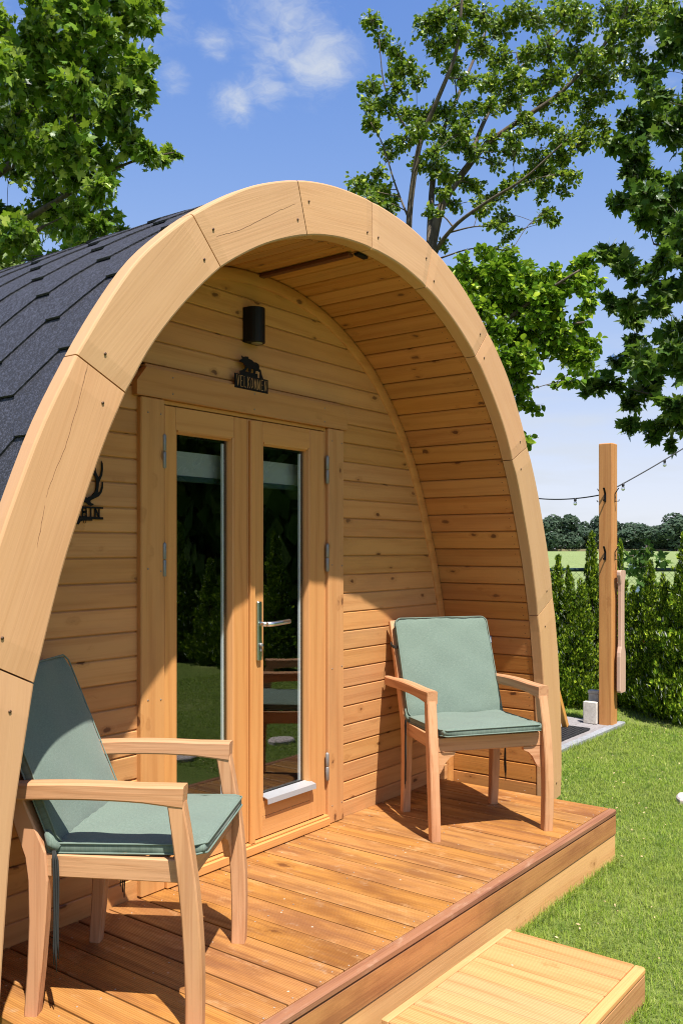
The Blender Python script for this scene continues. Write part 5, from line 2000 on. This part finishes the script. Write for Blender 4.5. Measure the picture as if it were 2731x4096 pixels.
con_at(2860, 2150, 7.6, .66, 'hedge conifer standing past the large one, beyond the photo edge', 2)
for i in range(11):
    y = .95 - i * .62
    conifer(Vector((8.15 + .12 * math.sin(i * 1.9) + .02 * i, y, 0)), 1.75 + .35 * math.sin(i * 2.3 + 1), .72, 'hedge conifer out on the lawn edge that shows only as a reflection in the glass', 'conifers reflected in the door glass', i)

# wire fence behind the hedge
fen = root('wire_fence', 'dark green tube and wire mesh fence behind the conifers', 'fence', at(2450, 3000, 9.4) * 1.0)
f0, f1 = at(2050, 2279, 9.35), at(3300, 2279, 9.35)
part('top_rail', MB().tube([f0, f1], .019, 10), M_fence, fen)
nfp = 4
for i in range(nfp):
    p = f0.lerp(f1, i / (nfp - 1))
    part('fence_post', MB().tube([Vector((p.x, p.y, -.02)), Vector((p.x, p.y, p.z + .02))], .022, 10), M_fence, fen)
mb = MB()
L = (f1 - f0).length
u = (f1 - f0).normalized()
hgt = f0.z
ncell = int((L + hgt) / .06)
for i in range(ncell):
    a = i * .06 - hgt
    for sg in (1, -1):
        x0, z0, x1_, z1_ = a, 0., a + hgt, hgt
        if x0 < 0:
            z0 -= x0; x0 = 0
        if x1_ > L:
            z1_ -= x1_ - L; x1_ = L
        if z1_ <= z0:
            continue
        if sg < 0:
            x0, x1_ = L - x0, L - x1_
        p0 = Vector((f0.x, f0.y, 0)) + u * x0 + Vector((0, 0, z0 * .985))
        p1 = Vector((f0.x, f0.y, 0)) + u * x1_ + Vector((0, 0, z1_ * .985))
        mb.tube([p0, p1], .0014, 3, 0, False)
wo = part('wire_mesh', mb, M_fence, fen)
wo['kind'] = 'stuff'

# climbing plant on the fence
bv = at(2590, 2279, 9.2)
vine_b = [([Vector((bv.x, bv.y, 0)), at(2580, 2420, 9.2), at(2590, 2280, 9.2), at(2582, 2180, 9.2)], .02, .006),
          ([at(2580, 2400, 9.2), at(2545, 2300, 9.15), at(2530, 2220, 9.15)], .01, .004), ([at(2590, 2330, 9.2), at(2630, 2260, 9.2), at(2638, 2230, 9.15)], .01, .004)]
vine_c = [(at(x, y, 9.15 + rng.uniform(-.1, .1)), r, c) for (x, y, r, c) in ((2582, 2185, .10, 12), (2560, 2215, .09, 9), (2530, 2225, .10, 10), (2545, 2262, .10, 10), (2610, 2215, .10, 10), (2632, 2240, .08, 8), (2580, 2265, .10, 9), (2520, 2290, .08, 8), (2600, 2330, .12, 12), (2555, 2330, .12, 12), (2530, 2400, .14, 16), (2640, 2360, .12, 12), (2590, 2420, .15, 16))]
build_tree('climbing_plant', 'dark leafy climber topping the wire fence right of the post', Vector((bv.x, bv.y, 0)), vine_b, vine_c, leaf_maple, .095, M_vine, M_bark, n_single=120, cat='plant', up=.4, jit=.9)

# ------------------------------------------------------------------ far tree line
def far_crown(seed, n=2600):
    r = np.random.default_rng(seed)
    nb_ = 11
    C = np.c_[r.normal(size=nb_) * .22, r.normal(size=nb_) * .22, r.uniform(.22, .82, nb_)]
    Rr = r.uniform(.15, .26, nb_) * (1.1 - .45 * C[:, 2])
    i = r.integers(0, nb_, n)
    d = r.normal(size=(n, 3))
    d /= np.linalg.norm(d, axis=1)[:, None]
    pos = C[i] + d * (Rr[i] * r.uniform(.8, 1.08, n))[:, None]
    pos[:, 2] = np.maximum(pos[:, 2], .03)
    nrm = d + r.normal(size=(n, 3)) * .5
    nrm /= np.linalg.norm(nrm, axis=1)[:, None]
    a = np.cross(nrm, r.normal(size=(n, 3)))
    a /= np.linalg.norm(a, axis=1)[:, None]
    b = np.cross(nrm, a)
    s = r.uniform(.018, .040, n)[:, None]
    V = np.stack([pos - a * s - b * s * .6, pos + a * s - b * s * .3, pos + a * s * .7 + b * s, pos - a * s * .8 + b * s * .7], axis=1).reshape(-1, 3)
    F = np.arange(n * 4).reshape(-1, 4)
    return V, F


FC = [np_mesh('far_crown', *far_crown(s), M_far) for s in (2, 5, 9, 12)]
FT = make_mesh('far_trunk', MB().tube([(0, 0, 0), (.01, 0, .3), (0, .01, .55)], [.03, .022, .01], 7), M_bark)
FG = 'trees along the far edge of the field'
far_spec = [(2180, 2062, 352, 15, 'rounded dark tree on the far field edge, nearest the arch'), (2226, 2046, 356, 16, 'tallest rounded tree of the far field edge left of the post'), (2268, 2118, 360, 12, 'low tree of the far field edge between the tall one and the post'),
            (2312, 2095, 362, 14, 'spreading tree of the far field edge left of the post'), (2350, 2110, 366, 12, 'small tree of the far field edge just left of the post'), (2392, 2052, 370, 13, 'tree of the far field edge whose top shows left of the post'),
            (2440, 2075, 372, 15, 'tree of the far field edge hidden behind the post'), (2490, 2098, 360, 14, 'tree of the far field edge just right of the post'), (2530, 2083, 362, 17, 'wide pale tree of the far field edge right of the post'), (2578, 2105, 360, 14, 'low tree of the far field edge above the climber'),
            (2620, 2096, 358, 15, 'middle tree of the far field edge right of the climber'), (2662, 2088, 356, 16, 'tree of the far field edge left of the tall one at the photo edge'), (2712, 2042, 352, 19, 'tall tree of the far field edge at the right edge of the photo'), (2770, 2060, 356, 17, 'tree of the far field edge past the right edge of the photo')]
for i, (px, top, d, wd, lb) in enumerate(far_spec):
    p = at(px, top, d)
    t = root('field_edge_tree', lb, 'tree', (p.x, p.y, 0), FG, i * 1.3)
    for nm, me in (('crown', FC[i % 4]), ('trunk', FT)):
        o = bpy.data.objects.new(nm, me)
        COL.objects.link(o)
        o.parent = t
        o.matrix_basis = Matrix.Diagonal((wd / .85, wd / .85, p.z, 1))
# undergrowth that reads as one mass below the crowns, carried on beyond the frame on both sides
V, F = [], []
for k in range(90):
    v, f = far_crown(100 + k % 7, 260)
    l = -330 + k * 7.4 + rng.uniform(-2, 2)
    dd = 368 + rng.uniform(-4, 8)
    hh = 7 + 3.5 * math.sin(k * 1.7) + rng.uniform(-1, 2)
    if 50 < l < 150:
        hh = min(hh, 8.0)
    o = np.array(CF) * dd + np.array(CR) * l
    V.append(v * np.array([13, 13, hh]) + o)
    F.append(f + sum(len(q) for q in V[:-1]))
un = link('distant_undergrowth', np_mesh('distant_undergrowth', np.vstack(V), np.vstack(F), M_far))
un['kind'] = 'stuff'
un['label'] = 'dense undergrowth and far hedge beneath the trees at the field edge'

# ------------------------------------------------------------------ trees behind the viewpoint that the door glass mirrors
def back_tree(loc, h, w, k):
    t = root('garden_tree', 'tall garden tree that shows only as a dark reflection in the door glass', 'tree', loc, 'trees reflected in the door glass', k * 2.1)
    for nm, me in (('crown', FCB[k % 2]), ('trunk', FT)):
        o = bpy.data.objects.new(nm, me)
        COL.objects.link(o)
        o.parent = t
        o.matrix_basis = Matrix.Diagonal((w, w, h, 1))


FCB = [np_mesh('garden_crown', *far_crown(s, 9000), M_maple_shaded) for s in (31, 37)]
for me in FCB:
    pass
for i, (x, y, h, w) in enumerate(((9.6, -3.4, 6.5, 4.2), (10.6, -5.6, 7.5, 5.0), (12.0, -8.0, 8.0, 5.5), (13.4, -3.2, 8.5, 5.5), (15.0, -6.5, 9.0, 6.), (11.0, -11, 8.5, 6.), (17.0, -11., 10., 7.))):
    back_tree((x, y, 0), h, w, i)

# ------------------------------------------------------------------ lawn
def grass():
    n = 260000
    # blades are denser where the lawn is close
    u = rng.random((n * 3, 2))
    X = 2.6 + u[:, 0] * 6.4
    Y = -.2 + u[:, 1] * 5.0
    X[: 2 * n] = np.repeat(X[: 2 * n: 8], 8)[: 2 * n] + rng.normal(size=2 * n) * .012
    Y[: 2 * n] = np.repeat(Y[: 2 * n: 8], 8)[: 2 * n] + rng.normal(size=2 * n) * .012
    P = np.c_[X, Y, np.zeros_like(X)]
    w = P - np.array([0, 0, CAM_Z])
    d = w @ np.array(CF)
    uu = (w @ np.array(CR)) / np.maximum(d, .1)
    vv = w[:, 2] / np.maximum(d, .1)
    ok = (d > 2.2) & (np.abs(uu) < .40) & (vv > -.56)
    ok &= ~((X > DX0) & (X < DX1 + .005) & (Y > YDF + .01))
    ok &= ~((X > SX0 - .01) & (X < SX1 + .01) & (Y > SY0 - .01) & (Y < SY1 + .01))
    ok &= ~((X > 4.72) & (X < 7.56) & (Y > 2.708) & (Y < 3.258))
    ok &= ~((np.abs(X - XC) < 1.76) & (Y > 1.96))
    ok &= ~((X > 7.52 + .3 * (Y - 2.2)) & (Y > 2.35) & (rng.random(len(X)) < .8))
    ok &= rng.random(len(X)) < np.clip((4.6 / np.maximum(d, .1)) ** 1.1, .25, 1.)
    sel_ = np.flatnonzero(ok)
    sel_ = rng.permutation(sel_)[:n]
    P, d = P[sel_], d[sel_]
    Xr, Yr = rng.uniform(4.3, 8.2, 46000), rng.uniform(-2.6, .9, 46000)
    Pr = np.c_[Xr, Yr, np.zeros_like(Xr)]
    P = np.vstack([P, Pr])
    d = np.r_[d, np.full(len(Pr), 9.)]
    m = len(P)
    ne = 6500
    ex, ey = [], []
    for (xa, ya, xb, yb, k_) in ((DX1 + .004, YDF, DX1 + .004, 1.98, 900), (SX1, YDF - .004, DX1, YDF - .004, 1900), (SX1 + .005, SY0, SX1 + .005, SY1, 1200), (SX0, SY0 - .006, SX1, SY0 - .006, 900), (4.75, 2.70, 7.55, 2.70, 1200), (7.57, 2.72, 7.57, 3.2, 400)):
        f_ = rng.random(k_)
        ex.append(xa + (xb - xa) * f_ + np.abs(rng.normal(size=k_)) * .012 * (1 if xa == xb else 0))
        ey.append(ya + (yb - ya) * f_ - np.abs(rng.normal(size=k_)) * .012 * (0 if xa == xb else 1))
    ex, ey = np.concatenate(ex), np.concatenate(ey)
    ne = len(ex)
    P = np.vstack([P, np.c_[ex, ey, np.zeros(ne)]])
    d = np.r_[d, np.full(ne, 4.2)]
    m = len(P)
    patch_ = np.sin(P[:, 0] * 2.1 + 1.3 * np.sin(P[:, 1] * 1.7)) * np.sin(P[:, 1] * 2.6 + P[:, 0] * .7)
    h = rng.uniform(.010, .028, m) * (1 + .25 * patch_)
    wd = rng.uniform(.0016, .0028, m) * np.clip(d / 4.2, 1., 1.9)
    az = rng.uniform(0, 6.283, m)
    h *= np.where(rng.random(m) < .12, 1.5, 1.)
    h[-ne:] *= rng.uniform(1.0, 2.1, ne)
    lean = rng.uniform(.1, 1.5, m) * h
    s = np.c_[np.cos(az), np.sin(az), np.zeros(m)]
    f = np.c_[-np.sin(az), np.cos(az), np.zeros(m)]
    up = np.array([0, 0, 1.])
    a = P - s * wd[:, None] / 2
    b = P + s * wd[:, None] / 2
    c = P + f * (lean * .35)[:, None] + up * (h * .62)[:, None] + s * wd[:, None] * .36
    e = P + f * (lean * .35)[:, None] + up * (h * .62)[:, None] - s * wd[:, None] * .36
    tip = P + f * lean[:, None] + up * h[:, None]
    V = np.stack([a, b, c, e, tip], axis=1).reshape(-1, 3)
    k = np.arange(m) * 5
    F = np.concatenate([np.c_[k, k + 1, k + 2], np.c_[k, k + 2, k + 3], np.c_[k + 3, k + 2, k + 4]])
    o = link('grass', np_mesh('grass', V, F, M_grass))
    tag(o, 'short sunlit lawn grass beside the deck and paving', None, None, 'stuff')


grass()


def litter():
    n = 420
    x, y = rng.uniform(3.2, 7.6, n), rng.uniform(.3, 2.6, n)
    ok = ~((x < DX1 + .02) & (y > YDF - .02)) & ~((x < SX1 + .02) & (y > SY0 - .02))
    x, y = x[ok], y[ok]
    n = len(x)
    tv = np.array([(0, -.5, 0), (.28, 0, .06), (0, .5, .0), (-.28, 0, .05)])
    nr = rng.normal(size=(n, 3)) * .35 + np.array([0, 0, 1.])
    nr /= np.linalg.norm(nr, axis=1)[:, None]
    tp = np.cross(nr, rng.normal(size=(n, 3)))
    tp /= np.linalg.norm(tp, axis=1)[:, None]
    rot = np.stack([np.cross(tp, nr), tp, nr], axis=2)
    me = scatter_mesh('dry_leaf_litter', tv, np.array([(0, 1, 2, 3)]), np.c_[x, y, rng.uniform(.012, .022, n)], rot, rng.uniform(.008, .02, n), plain("dry_leaf", (.50, .36, .20), .8, noise=.4))
    o = link('dry_leaf_litter', me)
    tag(o, 'tiny dry leaf scraps lying in the lawn grass', None, None, 'stuff')


litter()
bpy.context.view_layer.update()
